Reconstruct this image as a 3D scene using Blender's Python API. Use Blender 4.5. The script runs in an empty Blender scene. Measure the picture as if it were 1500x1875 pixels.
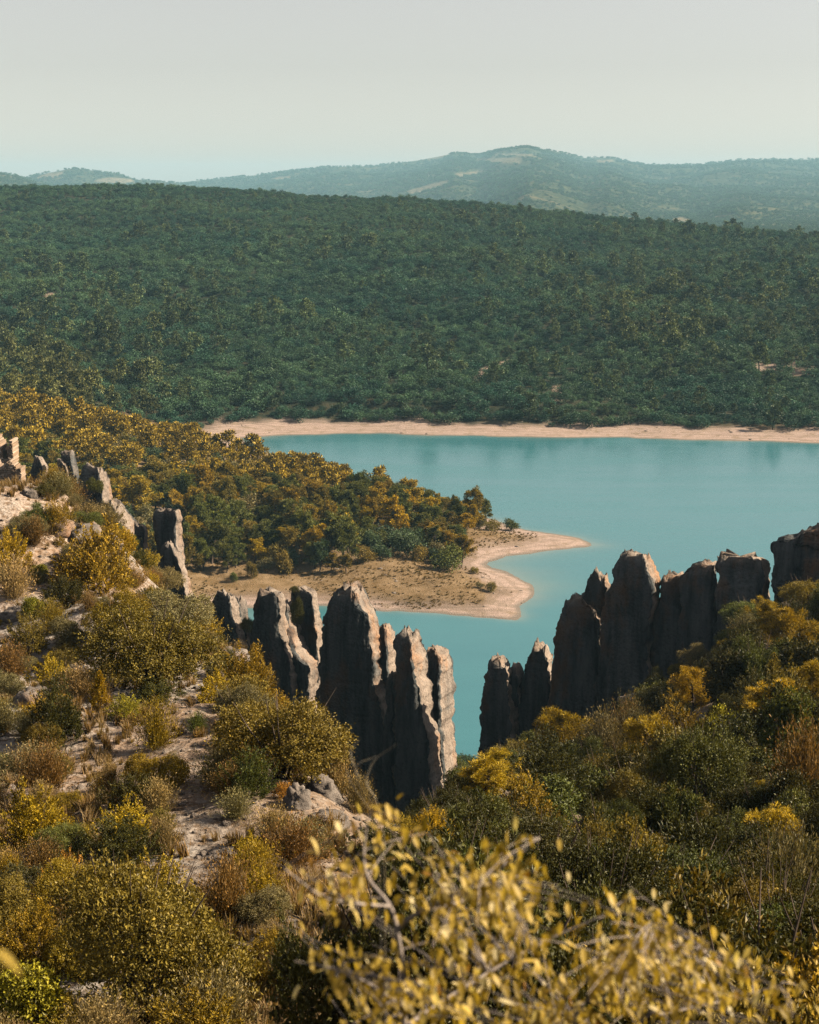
import bpy, math, random
import numpy as np
from mathutils import Vector

rng = np.random.default_rng(7)
random.seed(7)
scn = bpy.context.scene
COL = scn.collection

# ------------------------------------------------------------------ camera
H = 120.0                                   # metres above the lake
FOVX = math.radians(28.0)
F = 750.0 / math.tan(FOVX / 2)              # focal length in photo pixels
PITCH = math.atan((937.5 - 342.0) / F)
cam_d = bpy.data.cameras.new('camera')
cam_d.sensor_fit = 'HORIZONTAL'
cam_d.sensor_width = 36.0
cam_d.angle = FOVX
cam_d.clip_start = 0.2
cam_d.clip_end = 60000
cam_d.dof.use_dof = True
cam_d.dof.focus_distance = 190.0
cam_d.dof.aperture_fstop = 6.2
cam = bpy.data.objects.new('camera', cam_d)
COL.objects.link(cam)
cam.location = (0, 0, H)
cam.rotation_euler = (math.radians(90) - PITCH, 0, 0)
scn.camera = cam

# ------------------------------------------------------------------ sky, sun, exposure
SUN_AZ = math.radians(3)                   # from +X (right) turned towards +Y (away)
SUN_EL = math.radians(35)
world = bpy.data.worlds.new('World')
scn.world = world
world.use_nodes = True
wn = world.node_tree
wn.nodes.clear()
wo = wn.nodes.new('ShaderNodeOutputWorld')
bg = wn.nodes.new('ShaderNodeBackground')
sky = wn.nodes.new('ShaderNodeTexSky')
sky.sky_type = 'NISHITA'
sky.sun_disc = False
sky.sun_elevation = SUN_EL
sky.sun_rotation = math.radians(90) - SUN_AZ
sky.altitude = 300
sky.air_density = 1.0
sky.dust_density = 0.5
sky.ozone_density = 1.6
hs = wn.nodes.new('ShaderNodeHueSaturation')
hs.inputs['Saturation'].default_value = 0.30
wn.links.new(sky.outputs[0], hs.inputs['Color'])
tint = wn.nodes.new('ShaderNodeMix'); tint.data_type = 'RGBA'; tint.blend_type = 'MULTIPLY'
tint.inputs[0].default_value = 1.0
tint.inputs[7].default_value = (1.09, 1.0, 0.915, 1)
wn.links.new(hs.outputs[0], tint.inputs[6])
wn.links.new(tint.outputs[2], bg.inputs[0])
bg.inputs[1].default_value = 0.05
wn.links.new(bg.outputs[0], wo.inputs[0])

sun_d = bpy.data.lights.new('sun', 'SUN')
sun_d.energy = 5.0
sun_d.angle = math.radians(0.53)
sun_d.color = (1.0, 0.84, 0.62)
sun = bpy.data.objects.new('sun', sun_d)
COL.objects.link(sun)
sdir = Vector((math.cos(SUN_EL) * math.cos(SUN_AZ), math.cos(SUN_EL) * math.sin(SUN_AZ), math.sin(SUN_EL)))
sun.rotation_euler = sdir.to_track_quat('Z', 'Y').to_euler()
sun.location = (300, 100, 400)

scn.view_settings.view_transform = 'Standard'
scn.view_settings.look = 'None'
scn.view_settings.exposure = 1.25
scn.view_settings.gamma = 1.0
scn.render.engine = 'CYCLES'
scn.cycles.max_bounces = 3
scn.cycles.diffuse_bounces = 0
scn.cycles.glossy_bounces = 2
scn.cycles.transmission_bounces = 2
scn.cycles.volume_bounces = 0
scn.cycles.transparent_max_bounces = 4
scn.cycles.caustics_reflective = False
scn.cycles.caustics_refractive = False
scn.cycles.use_denoising = True
try:
    scn.cycles.denoiser = 'OPENIMAGEDENOISE'
    scn.cycles.denoising_prefilter = 'NONE'
except Exception:
    pass

# ------------------------------------------------------------------ numeric helpers
CP, SP = math.cos(PITCH), math.sin(PITCH)

def ray(u, v):
    x = (np.asarray(u, float) - 750.0) / F
    y = (np.asarray(v, float) - 937.5) / F
    return x, CP - y * SP, -SP - y * CP        # direction, camera looks along +Y and down

def at_y(u, v, Y):
    dx, dy, dz = ray(u, v)
    t = Y / dy
    return dx * t, Y + 0 * t, H + dz * t

def at_z(u, v, z=0.0):
    dx, dy, dz = ray(u, v)
    t = (z - H) / dz
    return dx * t, dy * t

def project(x, y, z):
    zz = np.asarray(z) - H
    f = y * CP - zz * SP
    f = np.where(np.abs(f) < 1e-3, 1e-3, f)
    up = y * SP + zz * CP
    return 750 + F * x / f, 937.5 - F * up / f

def _hash(ix, iy, iz, seed):
    h = (ix.astype(np.int64) * 374761393 + iy.astype(np.int64) * 668265263 + iz.astype(np.int64) * 2147483647 + seed * 1274126177) & 0xFFFFFFFF
    h = ((h ^ (h >> 13)) * 1274126177) & 0xFFFFFFFF
    h = h ^ (h >> 16)
    return (h & 0xFFFF) / 32767.5 - 1.0

def noise(x, y, z=0.0, seed=0):
    x, y, z = np.broadcast_arrays(np.asarray(x, float), np.asarray(y, float), np.asarray(z, float))
    ix, iy, iz = np.floor(x), np.floor(y), np.floor(z)
    fx, fy, fz = x - ix, y - iy, z - iz
    sx, sy, sz = [f * f * f * (f * (f * 6 - 15) + 10) for f in (fx, fy, fz)]
    r = 0
    for a in (0, 1):
        wx = sx if a else 1 - sx
        for b in (0, 1):
            wy = sy if b else 1 - sy
            for c in (0, 1):
                wz = sz if c else 1 - sz
                r = r + wx * wy * wz * _hash(ix + a, iy + b, iz + c, seed)
    return r

def fbm(x, y, z=0.0, o=4, seed=0, gain=0.5):
    r, a = 0, 1.0
    for i in range(o):
        r = r + a * noise(x * 2.03 ** i, y * 2.03 ** i, z * 2.03 ** i, seed + i * 17)
        a *= gain
    return r

def sstep(a, b, x):
    t = np.clip((x - a) / (b - a), 0, 1)
    return t * t * (3 - 2 * t)

def inside(poly, x, y):
    x, y = np.asarray(x, float), np.asarray(y, float)
    c = np.zeros(x.shape, bool)
    n = len(poly)
    for i in range(n):
        x0, y0 = poly[i]
        x1, y1 = poly[(i + 1) % n]
        if y0 == y1:
            continue
        m = ((y0 > y) != (y1 > y)) & (x < (x1 - x0) * (y - y0) / (y1 - y0) + x0)
        c ^= m
    return c

def poly_dist(poly, x, y):
    x, y = np.asarray(x, float), np.asarray(y, float)
    d = np.full(x.shape, 1e18)
    n = len(poly)
    for i in range(n):
        x0, y0 = poly[i]
        x1, y1 = poly[(i + 1) % n]
        ex, ey = x1 - x0, y1 - y0
        L = ex * ex + ey * ey + 1e-12
        t = np.clip(((x - x0) * ex + (y - y0) * ey) / L, 0, 1)
        d = np.minimum(d, (x - x0 - t * ex) ** 2 + (y - y0 - t * ey) ** 2)
    return np.sqrt(d)

def mesh_np(name, V, Fc, mat=None, attrs=None, smooth=False):
    """V (n,3); Fc (m,3) or (m,4) faces"""
    V = np.asarray(V, np.float32)
    Fc = np.asarray(Fc, np.int32)
    me = bpy.data.meshes.new(name)
    me.vertices.add(len(V))
    me.vertices.foreach_set('co', V.ravel())
    k = Fc.shape[1]
    me.loops.add(Fc.size)
    me.loops.foreach_set('vertex_index', Fc.ravel())
    me.polygons.add(len(Fc))
    me.polygons.foreach_set('loop_start', np.arange(0, Fc.size, k, dtype=np.int32))
    me.polygons.foreach_set('loop_total', np.full(len(Fc), k, np.int32))
    me.polygons.foreach_set('use_smooth', np.full(len(Fc), smooth, bool))
    if attrs:
        for an, av in attrs.items():
            a = me.attributes.new(an, 'FLOAT', 'POINT')
            a.data.foreach_set('value', np.asarray(av, np.float32))
    if mat:
        me.materials.append(mat)
    me.update(calc_edges=True)
    me.validate()
    return me

def grid_faces(nr, nc, wrap=False):
    i = np.arange(nr - 1)[:, None]
    j = np.arange(nc if wrap else nc - 1)[None, :]
    a = i * nc + j
    b = i * nc + (j + 1) % nc
    return np.stack([a, b, b + nc, a + nc], -1).reshape(-1, 4)

def link(name, data, parent=None, loc=None, rz=None, scale=None):
    o = bpy.data.objects.new(name, data)
    COL.objects.link(o)
    if parent is not None:
        o.parent = parent
    if loc is not None:
        o.location = loc
    if rz is not None:
        o.rotation_euler = (0, 0, rz)
    if scale is not None:
        o.scale = scale
    return o

def tag(o, label, cat, group=None):
    o['label'] = label
    o['category'] = cat
    if group:
        o['group'] = group
    return o

def structure(o):
    o['kind'] = 'structure'
    return o

# ------------------------------------------------------------------ materials
ALB = 0.76                                   # all reflectances are set against this exposure

def new_mat(name):
    m = bpy.data.materials.new(name)
    m.use_nodes = True
    nt = m.node_tree
    nt.nodes.clear()
    out = nt.nodes.new('ShaderNodeOutputMaterial')
    return m, nt, out

class N:
    """tiny node-graph helper"""
    def __init__(s, nt): s.nt = nt
    def node(s, t, **k):
        n = s.nt.nodes.new(t)
        for a, b in k.items():
            setattr(n, a, b)
        return n
    def put(s, n, key, val):
        i = n.inputs[key]
        if hasattr(val, 'is_output') or isinstance(val, bpy.types.NodeSocket):
            s.nt.links.new(val, i)
        elif isinstance(val, (tuple, list)) and len(val) == 3 and i.type == 'RGBA':
            i.default_value = (*val, 1)
        else:
            i.default_value = val
    def noise(s, vec, scale, detail=4, rough=0.55, out=0):
        n = s.node('ShaderNodeTexNoise')
        if vec is not None: s.put(n, 'Vector', vec)
        n.inputs['Scale'].default_value = scale
        n.inputs['Detail'].default_value = detail
        n.inputs['Roughness'].default_value = rough
        return n.outputs[out]
    def ramp(s, fac, a, b, c0=0.0, c1=1.0):
        n = s.node('ShaderNodeMapRange')
        s.put(n, 'Value', fac)
        n.inputs['From Min'].default_value = a
        n.inputs['From Max'].default_value = b
        n.inputs['To Min'].default_value = c0
        n.inputs['To Max'].default_value = c1
        return n.outputs[0]
    def mix(s, fac, a, b, mode='MIX'):
        n = s.node('ShaderNodeMix', data_type='RGBA', blend_type=mode)
        s.put(n, 0, fac); s.put(n, 6, a); s.put(n, 7, b)
        return n.outputs[2]
    def math(s, op, a, b=0.0):
        n = s.node('ShaderNodeMath', operation=op)
        s.put(n, 0, a); s.put(n, 1, b)
        return n.outputs[0]
    def attr(s, name, kind='GEOMETRY', out='Fac'):
        n = s.node('ShaderNodeAttribute', attribute_name=name, attribute_type=kind)
        return n.outputs[out]
    def mapping(s, vec, scale):
        n = s.node('ShaderNodeMapping')
        s.put(n, 'Vector', vec)
        n.inputs['Scale'].default_value = scale
        return n.outputs[0]
    def pos(s):
        return s.node('ShaderNodeNewGeometry').outputs['Position']
    def bump(s, h, strength, dist):
        n = s.node('ShaderNodeBump')
        s.put(n, 'Height', h)
        n.inputs['Strength'].default_value = strength
        n.inputs['Distance'].default_value = dist
        return n.outputs[0]
    def principled(s, out, col, rough=0.9, normal=None, spec=0.2):
        n = s.node('ShaderNodeBsdfPrincipled')
        s.put(n, 'Base Color', s.mix(1.0, col, (ALB, ALB, ALB), 'MULTIPLY'))
        s.put(n, 'Roughness', rough)
        n.inputs['Specular IOR Level'].default_value = spec
        if normal is not None: s.put(n, 'Normal', normal)
        s.nt.links.new(n.outputs[0], out.inputs['Surface'])
        return n

def foliage_mat(name, mode, trans=0.2, gloss=0.22, vary=0.85, warm=0.25):
    """mode OBJECT: colour from the object's own colour; INSTANCER: colour stored with each tree of a wood"""
    m, nt, out = new_mat(name)
    g = N(nt)
    if mode == 'OBJECT':
        base = g.node('ShaderNodeObjectInfo').outputs['Color']
    else:
        base = g.attr('tcol', 'INSTANCER', 'Color')
    r = g.attr('rnd')
    val = g.ramp(r, 0, 1, ALB * (1 - vary), ALB * (1 + vary))
    col = g.mix(1.0, base, val, 'MULTIPLY')
    col = g.mix(g.ramp(r, 0.8, 1.0, 0, warm), col, g.mix(1.0, col, (1.7, 1.25, 0.55), 'MULTIPLY'))
    p = g.node('ShaderNodeBsdfPrincipled')
    g.put(p, 'Base Color', col)
    p.inputs['Roughness'].default_value = 0.5
    p.inputs['Specular IOR Level'].default_value = gloss
    if trans > 0:
        t = g.node('ShaderNodeBsdfTranslucent')
        g.put(t, 'Color', g.mix(1.0, col, (1.3, 1.15, 0.45), 'MULTIPLY'))
        mx = g.node('ShaderNodeMixShader')
        mx.inputs[0].default_value = trans
        nt.links.new(p.outputs[0], mx.inputs[1])
        nt.links.new(t.outputs[0], mx.inputs[2])
        nt.links.new(mx.outputs[0], out.inputs['Surface'])
    else:
        nt.links.new(p.outputs[0], out.inputs['Surface'])
    return m

M_LEAF = foliage_mat('foliage', 'OBJECT')
M_WOOD = foliage_mat('wood_foliage', 'INSTANCER', trans=0.12, gloss=0.2, warm=0.15)
M_GRASS = foliage_mat('dry_grass', 'INSTANCER', trans=0.35, gloss=0.05, vary=0.35)

def bark_mat():
    m, nt, out = new_mat('bark')
    g = N(nt)
    p = g.pos()
    n = g.noise(g.mapping(p, (1, 1, 0.25)), 6, 5)
    g.principled(out, g.mix(g.ramp(n, 0.35, 0.7), (0.05, 0.035, 0.025), (0.2, 0.15, 0.12)), 0.9, g.bump(n, 0.6, 0.05))
    return m
M_BARK = bark_mat()
# ------------------------------------------------------------------ terrain
def px0(pts):
    out = []
    for u, v in pts:
        x, y = at_z(u, v)
        out.append((float(x), float(y)))
    return out

far_shore = px0([(436, 802), (470, 800), (520, 797), (600, 795), (700, 793), (760, 796), (860, 798), (960, 800),
                 (1060, 801), (1150, 801), (1200, 803), (1300, 806), (1400, 808), (1500, 811), (1700, 815), (2000, 812), (2400, 830)])
pen_back = px0([(1088, 997), (1062, 987), (1010, 977), (960, 969), (925, 962), (895, 950), (850, 935), (780, 917),
                (700, 897), (600, 870), (540, 849), (490, 831), (455, 815)])
pen_front = px0([(430, 1112), (520, 1110), (590, 1110), (700, 1117), (760, 1121), (820, 1126), (890, 1131), (945, 1135), (953, 1128),
                 (948, 1118), (978, 1092), (972, 1075), (945, 1058), (915, 1045), (893, 1033), (905, 1026), (935, 1019), (1010, 1007), (1060, 1001)])
LAKE = far_shore + [(900, 760), (900, 480), (400, 400), (200, 350), (120, 335), (60, 325), (10, 322), (-15, 350), (-35, 400), (-48, 440)] + pen_front + pen_back

def shore_sd(x, y):
    """distance to the shore, positive on land"""
    d = poly_dist(LAKE, x, y)
    d = np.where(inside(LAKE, x, y), -d, d)
    return d + 1.6 * noise(x * 0.09, y * 0.09, 0, 5) + 0.8 * noise(x * 0.3, y * 0.3, 0, 6)

_cp = []
for u, rows in {
    -250: [(1875, 30), (1500, 52), (1250, 82), (1100, 112), (990, 160), (905, 250)],
    -60: [(1875, 30), (1600, 45), (1400, 62), (1250, 80), (1100, 110), (1005, 145), (945, 195), (905, 250)],
    0: [(980, 170), (930, 205), (905, 245)],
    100: [(1875, 30), (1600, 45), (1400, 62), (1250, 80), (1100, 110), (1000, 145), (930, 195), (893, 240)],
    220: [(1875, 30), (1600, 44), (1400, 60), (1250, 78), (1130, 105), (1050, 140), (1000, 195)],
    300: [(1250, 77), (1150, 102), (1095, 140)],
    400: [(1875, 30), (1600, 43), (1400, 58), (1270, 74), (1195, 92), (1165, 108)],
    500: [(1600, 41), (1400, 58), (1300, 68), (1270, 76)],
    600: [(1875, 29), (1600, 40), (1480, 50), (1400, 60)],
    660: [(1500, 47), (1445, 54)],
    720: [(1875, 29), (1650, 37), (1490, 48)],
    800: [(1875, 31), (1700, 40), (1560, 60)],
    850: [(1750, 44), (1600, 72), (1500, 120), (1430, 190)],
    1000: [(1875, 34), (1700, 55), (1500, 112), (1385, 190), (1362, 214)],
    1150: [(1600, 72), (1400, 135), (1310, 190), (1295, 210)],
    1300: [(1875, 34), (1700, 52), (1500, 90), (1300, 150), (1200, 200), (1190, 210)],
    1400: [(1300, 138), (1160, 190), (1125, 206)],
    1500: [(1875, 33), (1500, 80), (1300, 125), (1120, 185), (1085, 205)],
    1750: [(1875, 33), (1500, 78), (1200, 140), (1050, 185), (1000, 205)],
}.items():
    for v, Y in rows:
        x, y, z = at_y(u, v, Y)
        _cp.append((float(x), float(y), float(z)))
_cp += [(0, -30, 128), (-40, -20, 126), (40, -20, 126), (0, 0, 118.3), (-12, 0, 118.4), (12, 0, 118.2), (0, 4, 116.3), (-3, 4, 116.4), (3, 4, 116.2), (0, 12, 111.5), (-8, 12, 112), (8, 12, 111.3),
        # hidden ground: the ravine behind the brow and the far foot of the wall
        (-14, 95, 80), (-6, 110, 68), (-20, 150, 58), (-32, 150, 66), (-8, 190, 40), (-28, 200, 54), (-20, 240, 38), (-35, 240, 47), (-60, 250, 55),
        (4, 150, 58), (4, 190, 44), (2, 235, 28), (12, 240, 30), (4, 280, 12), (4, 325, 0), (4, 370, -9), (-20, 290, 24), (-50, 300, 33), (-85, 310, 40),
        (-30, 340, 9), (-60, 350, 19), (-95, 370, 24), (-60, 410, 7), (-100, 440, 12), (-150, 300, 70), (-200, 300, 82), (-200, 420, 40), (-150, 420, 22), (-200, 100, 112), (-200, 200, 98),
        (40, 250, 30), (75, 250, 42), (110, 240, 52), (60, 300, 6), (110, 300, 12), (200, 200, 95), (200, 280, 45), (200, 110, 108), (200, 340, 4), (60, 350, -6), (150, 370, -8),
        (110, 60, 108), (-90, 40, 112), (-200, 20, 124), (200, 20, 122)]
_cp = np.array(_cp)
_k = 100.0

def _tps_fit(P, lam=0.002):
    X = P[:, :2] / _k
    r2 = ((X[:, None] - X[None]) ** 2).sum(-1)
    K = 0.5 * r2 * np.log(r2 + 1e-9) + lam * np.eye(len(P))
    A = np.hstack([np.ones((len(P), 1)), X])
    M = np.block([[K, A], [A.T, np.zeros((3, 3))]])
    return np.linalg.solve(M, np.concatenate([P[:, 2], np.zeros(3)]))
_tw = _tps_fit(_cp)

def near_h(x, y):
    X = np.stack([x.ravel(), y.ravel()], -1) / _k
    C = _cp[:, :2] / _k
    out = np.empty(len(X))
    for i in range(0, len(X), 20000):
        q = X[i:i + 20000]
        r2 = ((q[:, None] - C[None]) ** 2).sum(-1)
        out[i:i + 20000] = (0.5 * r2 * np.log(r2 + 1e-9)) @ _tw[:-3] + _tw[-3] + q @ _tw[-2:]
    return out.reshape(x.shape)

# crest of the near slopes: no ground rises above this line, and it falls away behind it
CU = [-400, -100, 60, 100, 150, 200, 250, 300, 350, 400, 450, 500, 550, 600, 650, 700, 750, 800, 860, 900, 1700]
CV = [900, 898, 896, 897, 945, 985, 1032, 1082, 1122, 1172, 1228, 1292, 1372, 1418, 1447, 1472, 1487, 1500, 1428, 1400, 940]
CY = [250, 245, 245, 245, 225, 212, 190, 160, 140, 115, 95, 80, 70, 62, 56, 52, 50, 52, 185, 230, 230]

def crest_cap(x, y):
    zz = np.full(x.shape, H - 60.0)
    for _ in range(3):
        f = y * CP - (zz - H) * SP
        u = 750 + F * x / np.maximum(f, 1)
        q = (np.interp(u, CU, CV) - 937.5) / F
        zz = H + y * (-SP - q * CP) / (CP - q * SP)
    return zz - 0.22 * np.clip(y - np.interp(u, CU, CY), 0, 300)

RU = [-900, -300, 0, 100, 300, 450, 600, 750, 900, 1100, 1300, 1500, 1900, 2600]
RV = [345, 336, 345, 342, 341, 349, 362, 364, 377, 399, 419, 437, 460, 470]
RY = [2000, 1900, 1850, 1850, 1850, 1830, 1800, 1780, 1750, 1700, 1650, 1600, 1550, 1550]

def ground_h(x, y):
    x = np.asarray(x, float); y = np.asarray(y, float)
    sd = shore_sd(x, y)
    # beach and lake bed
    beach = np.where(sd > 0, 0.105 * sd, 0.06 * sd)
    beach = np.where(sd > 38, 4.0 + 0.02 * (sd - 38), beach)
    beach = np.maximum(beach, -9)
    pen = beach + 0.085 * np.clip(-x - 25 - 0.02 * y, 0, 200) * sstep(20, 90, sd)
    pen = pen + (1.4 * fbm(x * 0.02, y * 0.02, 0, 3, 31) + 0.35 * fbm(x * 0.2, y * 0.2, 0, 2, 32)) * sstep(4, 30, sd) * sstep(0, 5, sd)
    # the wooded hill across the water
    uu = 750 + F * CP * x / np.maximum(y, 1)
    zr = H - (np.interp(uu, RU, RV) - 342.0) / F * np.interp(uu, RU, RY)
    yr = np.interp(uu, RU, RY)
    ys = 812.0
    t = (y - ys) / (yr - ys)
    rise = 3.5 + (zr - 3.5) * np.where(t < 1, np.clip(t, 0, 1) ** 0.95, 1 - 0.55 * np.clip(t - 1, 0, 1) ** 1.1 * 1.2 - 0.25 * np.clip(t - 1, 0, 0.2) )
    hump = np.clip(t, 0, 1) * np.clip(1.0 - t, 0, 1) * 4
    rise = rise + hump * (12.0 * fbm(x * 0.006, y * 0.006, 0, 3, 41)) + 1.0 * fbm(x * 0.03, y * 0.03, 0, 2, 42)
    far = np.where(y > ys + 20, np.minimum(rise, np.where(sd < 42, np.maximum(beach, -9), 1e9)), -20)
    z = np.maximum(pen, far)
    near = np.full(x.shape, -50.0)
    m = (y < 470) & (np.abs(x) < 330)
    if m.any():
        n = near_h(x[m], y[m])
        k = sstep(25, 60, y[m])
        cap = crest_cap(x[m], np.maximum(y[m], 20.0)) - 0.3
        cap = np.where(y[m] < 20, 1e3, cap)
        hh_ = np.clip(0.5 + 0.5 * (n - cap) / 1.2, 0, 1)
        n = n * (1 - hh_) + cap * hh_ - 1.2 * hh_ * (1 - hh_)
        xm, ym = x[m], y[m]
        n = n + k * (0.5 * fbm(xm * 0.12, ym * 0.12, 0, 3, 51) + 0.16 * fbm(xm * 0.7, ym * 0.7, 0, 3, 52)) * 1.0
        near[m] = np.where(sd[m] > 0, n, np.minimum(n, -0.2 + 0.06 * sd[m]))
    w = 3.0
    dd = np.clip(0.5 + 0.5 * (near - z) / w, 0, 1)
    z = z * (1 - dd) + near * dd + w * dd * (1 - dd) * np.where(sd > 3, 1, 0)
    return z, sd

def ground_z(x, y):
    return ground_h(np.atleast_1d(np.asarray(x, float)), np.atleast_1d(np.asarray(y, float)))[0]

def on_ground(u, v, y0=18.0, y1=420.0):
    """where the sight line through a photo pixel first meets the ground"""
    Y = np.geomspace(y0, y1, 700)
    x, y, z = at_y(u, v, Y)
    g = ground_z(x, y)
    b = np.nonzero(g >= z)[0]
    i = int(b[0]) if len(b) else int(np.argmax(g - z))
    return float(x[i]), float(y[i]), float(g[i])

nr, nc = 720, 420
r = 15 * np.exp(np.linspace(0, math.log(2700 / 15), nr))
gy = r - 45
gs = np.linspace(-1, 1, nc)
gs = np.sign(gs) * (0.62 * np.abs(gs) + 0.38 * np.abs(gs) ** 3) * 0.62
GX = gs[None, :] * (gy[:, None] + 75)
GY = np.broadcast_to(gy[:, None], GX.shape)
GZ, GSD = ground_h(GX, GY)
gu, gv = project(GX, GY, GZ)
soil = sstep(330, 240, GY) * sstep(30, -25, GX - 0.02 * GY) * 1.0
soil = np.maximum(soil, 0.25 * sstep(300, 230, GY))
sw = np.where(GY > 720, 27.0, np.where(GX > 22, 17.0, 13.0))
sand = sstep(sw + 5, sw - 8, GSD + 7 * fbm(GX * 0.04, GY * 0.04, 0, 3, 61)) * (GY > 300)
sand = sand * np.where(GY > 600, sstep(-200, -170, GX), 1)
meadow = sstep(4, 16, GSD) * (GY < 800) * (GY > 380)

def terrain_mat():
    m, nt, out = new_mat('terrain')
    g = N(nt)
    p = g.pos()
    fine = g.noise(p, 2.2, 8, 0.68)
    mid = g.noise(p, 0.22, 6, 0.6)
    big = g.noise(p, 0.05, 4)
    peb = g.node('ShaderNodeTexVoronoi'); g.put(peb, 'Vector', p); peb.inputs['Scale'].default_value = 3.2
    floor = g.mix(g.ramp(mid, 0.35, 0.65), (0.06, 0.048, 0.024), (0.15, 0.1, 0.055))
    earth = g.mix(g.ramp(mid, 0.4, 0.62), (0.38, 0.265, 0.19), (0.50, 0.38, 0.30))
    stone = g.mix(g.ramp(fine, 0.38, 0.62), (0.2, 0.18, 0.165), (0.52, 0.47, 0.43))
    earth = g.mix(g.ramp(big, 0.47, 0.56), earth, stone)
    earth = g.mix(g.ramp(peb.outputs['Color'], 0.55, 0.75, 0, 0.55), earth, (0.56, 0.48, 0.42))
    earth = g.mix(g.ramp(fine, 0.52, 0.4, 0, 0.75), earth, (0.2, 0.12, 0.065))
    shore = g.mix(g.ramp(fine, 0.35, 0.65), (0.36, 0.255, 0.215), (0.58, 0.445, 0.39))
    shore = g.mix(g.ramp(mid, 0.52, 0.66, 0, 0.7), shore, (0.27, 0.2, 0.13))
    lines = g.noise(g.mapping(p, (0.04, 0.5, 1.2)), 0.8, 5, 0.65)
    shore = g.mix(g.ramp(lines, 0.5, 0.66, 0, 0.6), shore, (0.24, 0.19, 0.14))
    grass = g.mix(g.ramp(mid, 0.35, 0.65), (0.19, 0.12, 0.055), (0.34, 0.235, 0.14))
    grass = g.mix(g.ramp(fine, 0.5, 0.62, 0, 0.7), grass, (0.1, 0.08, 0.03))
    sdm = g.math('ADD', g.attr('shore'), g.math('MULTIPLY', mid, 6.0))
    band = g.node('ShaderNodeTexNoise', noise_dimensions='1D'); g.put(band, 'W', sdm); band.inputs['Scale'].default_value = 0.55; band.inputs['Detail'].default_value = 3
    shore = g.mix(g.ramp(band.outputs[0], 0.45, 0.6, 0, 0.55), shore, (0.24, 0.185, 0.145))
    shore = g.mix(g.ramp(g.attr('shore'), 2.6, 0.8, 0, 0.75), shore, (0.185, 0.165, 0.14))
    c = g.mix(g.attr('soil'), floor, earth)
    c = g.mix(g.attr('wood'), c, g.mix(g.ramp(mid, 0.45, 0.7), (0.022, 0.03, 0.018), (0.075, 0.065, 0.038)))
    c = g.mix(g.attr('meadow'), c, grass)
    c = g.mix(g.attr('sand'), c, shore)
    h = g.math('ADD', fine, g.math('MULTIPLY', peb.outputs['Distance'], 0.5))
    g.principled(out, c, 0.95, g.bump(h, 0.9, 0.25), 0.1)
    return m

M_TERR = terrain_mat()
bare_px = [[(865, 690), (880, 672), (925, 660), (975, 662), (975, 670), (900, 676), (875, 698)], [(1375, 668), (1450, 660), (1500, 672), (1500, 690), (1440, 684), (1390, 684)],
           [(70, 530), (100, 538), (120, 550), (95, 556)], [(1010, 705), (1025, 705), (1035, 728), (1020, 735)], [(80, 515), (105, 500), (108, 512), (85, 522)]]
bare = np.zeros(GX.shape, bool)
for q in bare_px:
    bare |= inside(q, gu, gv)
bare &= GY > 820
sand = np.maximum(sand * ((GY < 1000) | (GSD < 45)), bare * 0.9)
terr = link('terrain', mesh_np('terrain', np.stack([GX, GY, GZ], -1).reshape(-1, 3), grid_faces(nr, nc), M_TERR,
            {'soil': soil.ravel(), 'sand': sand.ravel(), 'meadow': meadow.ravel(), 'wood': (sstep(800, 830, GY) * (1 - bare)).ravel(), 'shore': np.clip(GSD, -20, 60).ravel()}, True))
structure(terr)

# ------------------------------------------------------------------ hills beyond
hill_ridges = [
    (6200, 0.060, [(-800, 360), (100, 372), (300, 345), (350, 331), (480, 319), (600, 305), (680, 303), (760, 294), (830, 281), (870, 285), (900, 277), (960, 270), (1000, 276), (1060, 289), (1100, 288), (1170, 300), (1250, 301), (1330, 292), (1500, 291), (1800, 300), (2600, 320)]),
    (4300, 0.035, [(-800, 300), (-200, 305), (0, 311), (60, 320), (110, 334), (200, 352), (700, 400), (1200, 420), (1300, 404), (1500, 372), (1800, 350), (2600, 350)]),
    (5200, 0.10, [(-800, 380), (40, 345), (60, 326), (110, 316), (160, 307), (190, 311), (240, 317), (270, 327), (330, 332), (400, 345), (900, 420), (2600, 420)]),
    (3400, 0.05, [(-800, 420), (900, 470), (1050, 425), (1120, 418), (1200, 408), (1260, 412), (1400, 430), (2600, 430)])]
hr, hc = 300, 420
hy = np.geomspace(2450, 15500, hr)
hsx = np.linspace(-0.48, 0.48, hc)
HX = hsx[None, :] * hy[:, None]
HY = np.broadcast_to(hy[:, None], HX.shape)
hu = 750 + F * CP * HX / HY
HZ = np.full(HX.shape, 20.0)
for Yr, sl, pts in [(q[0] * 2.1, q[1] / 1.3, q[2]) for q in hill_ridges]:
    pu, pv = zip(*pts)
    zr = H - (np.interp(hu, pu, pv) + 2 - 342.0) / F * Yr
    wob = 1 + 0.25 * noise(HX * 0.0012, 3.0, 0, int(Yr))
    HZ = np.maximum(HZ, zr - sl * np.abs(HY - Yr) * wob * np.where(HY > Yr, 2.2, 1.0) + (1 - np.exp(-np.abs(HY - Yr) / 500)) * 26 * fbm(HX * 0.0016, HY * 0.0011, 0, 4, int(Yr) + 3))
hpu, hpv = project(HX, HY, HZ)
field = np.zeros(HX.shape, bool)
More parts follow.
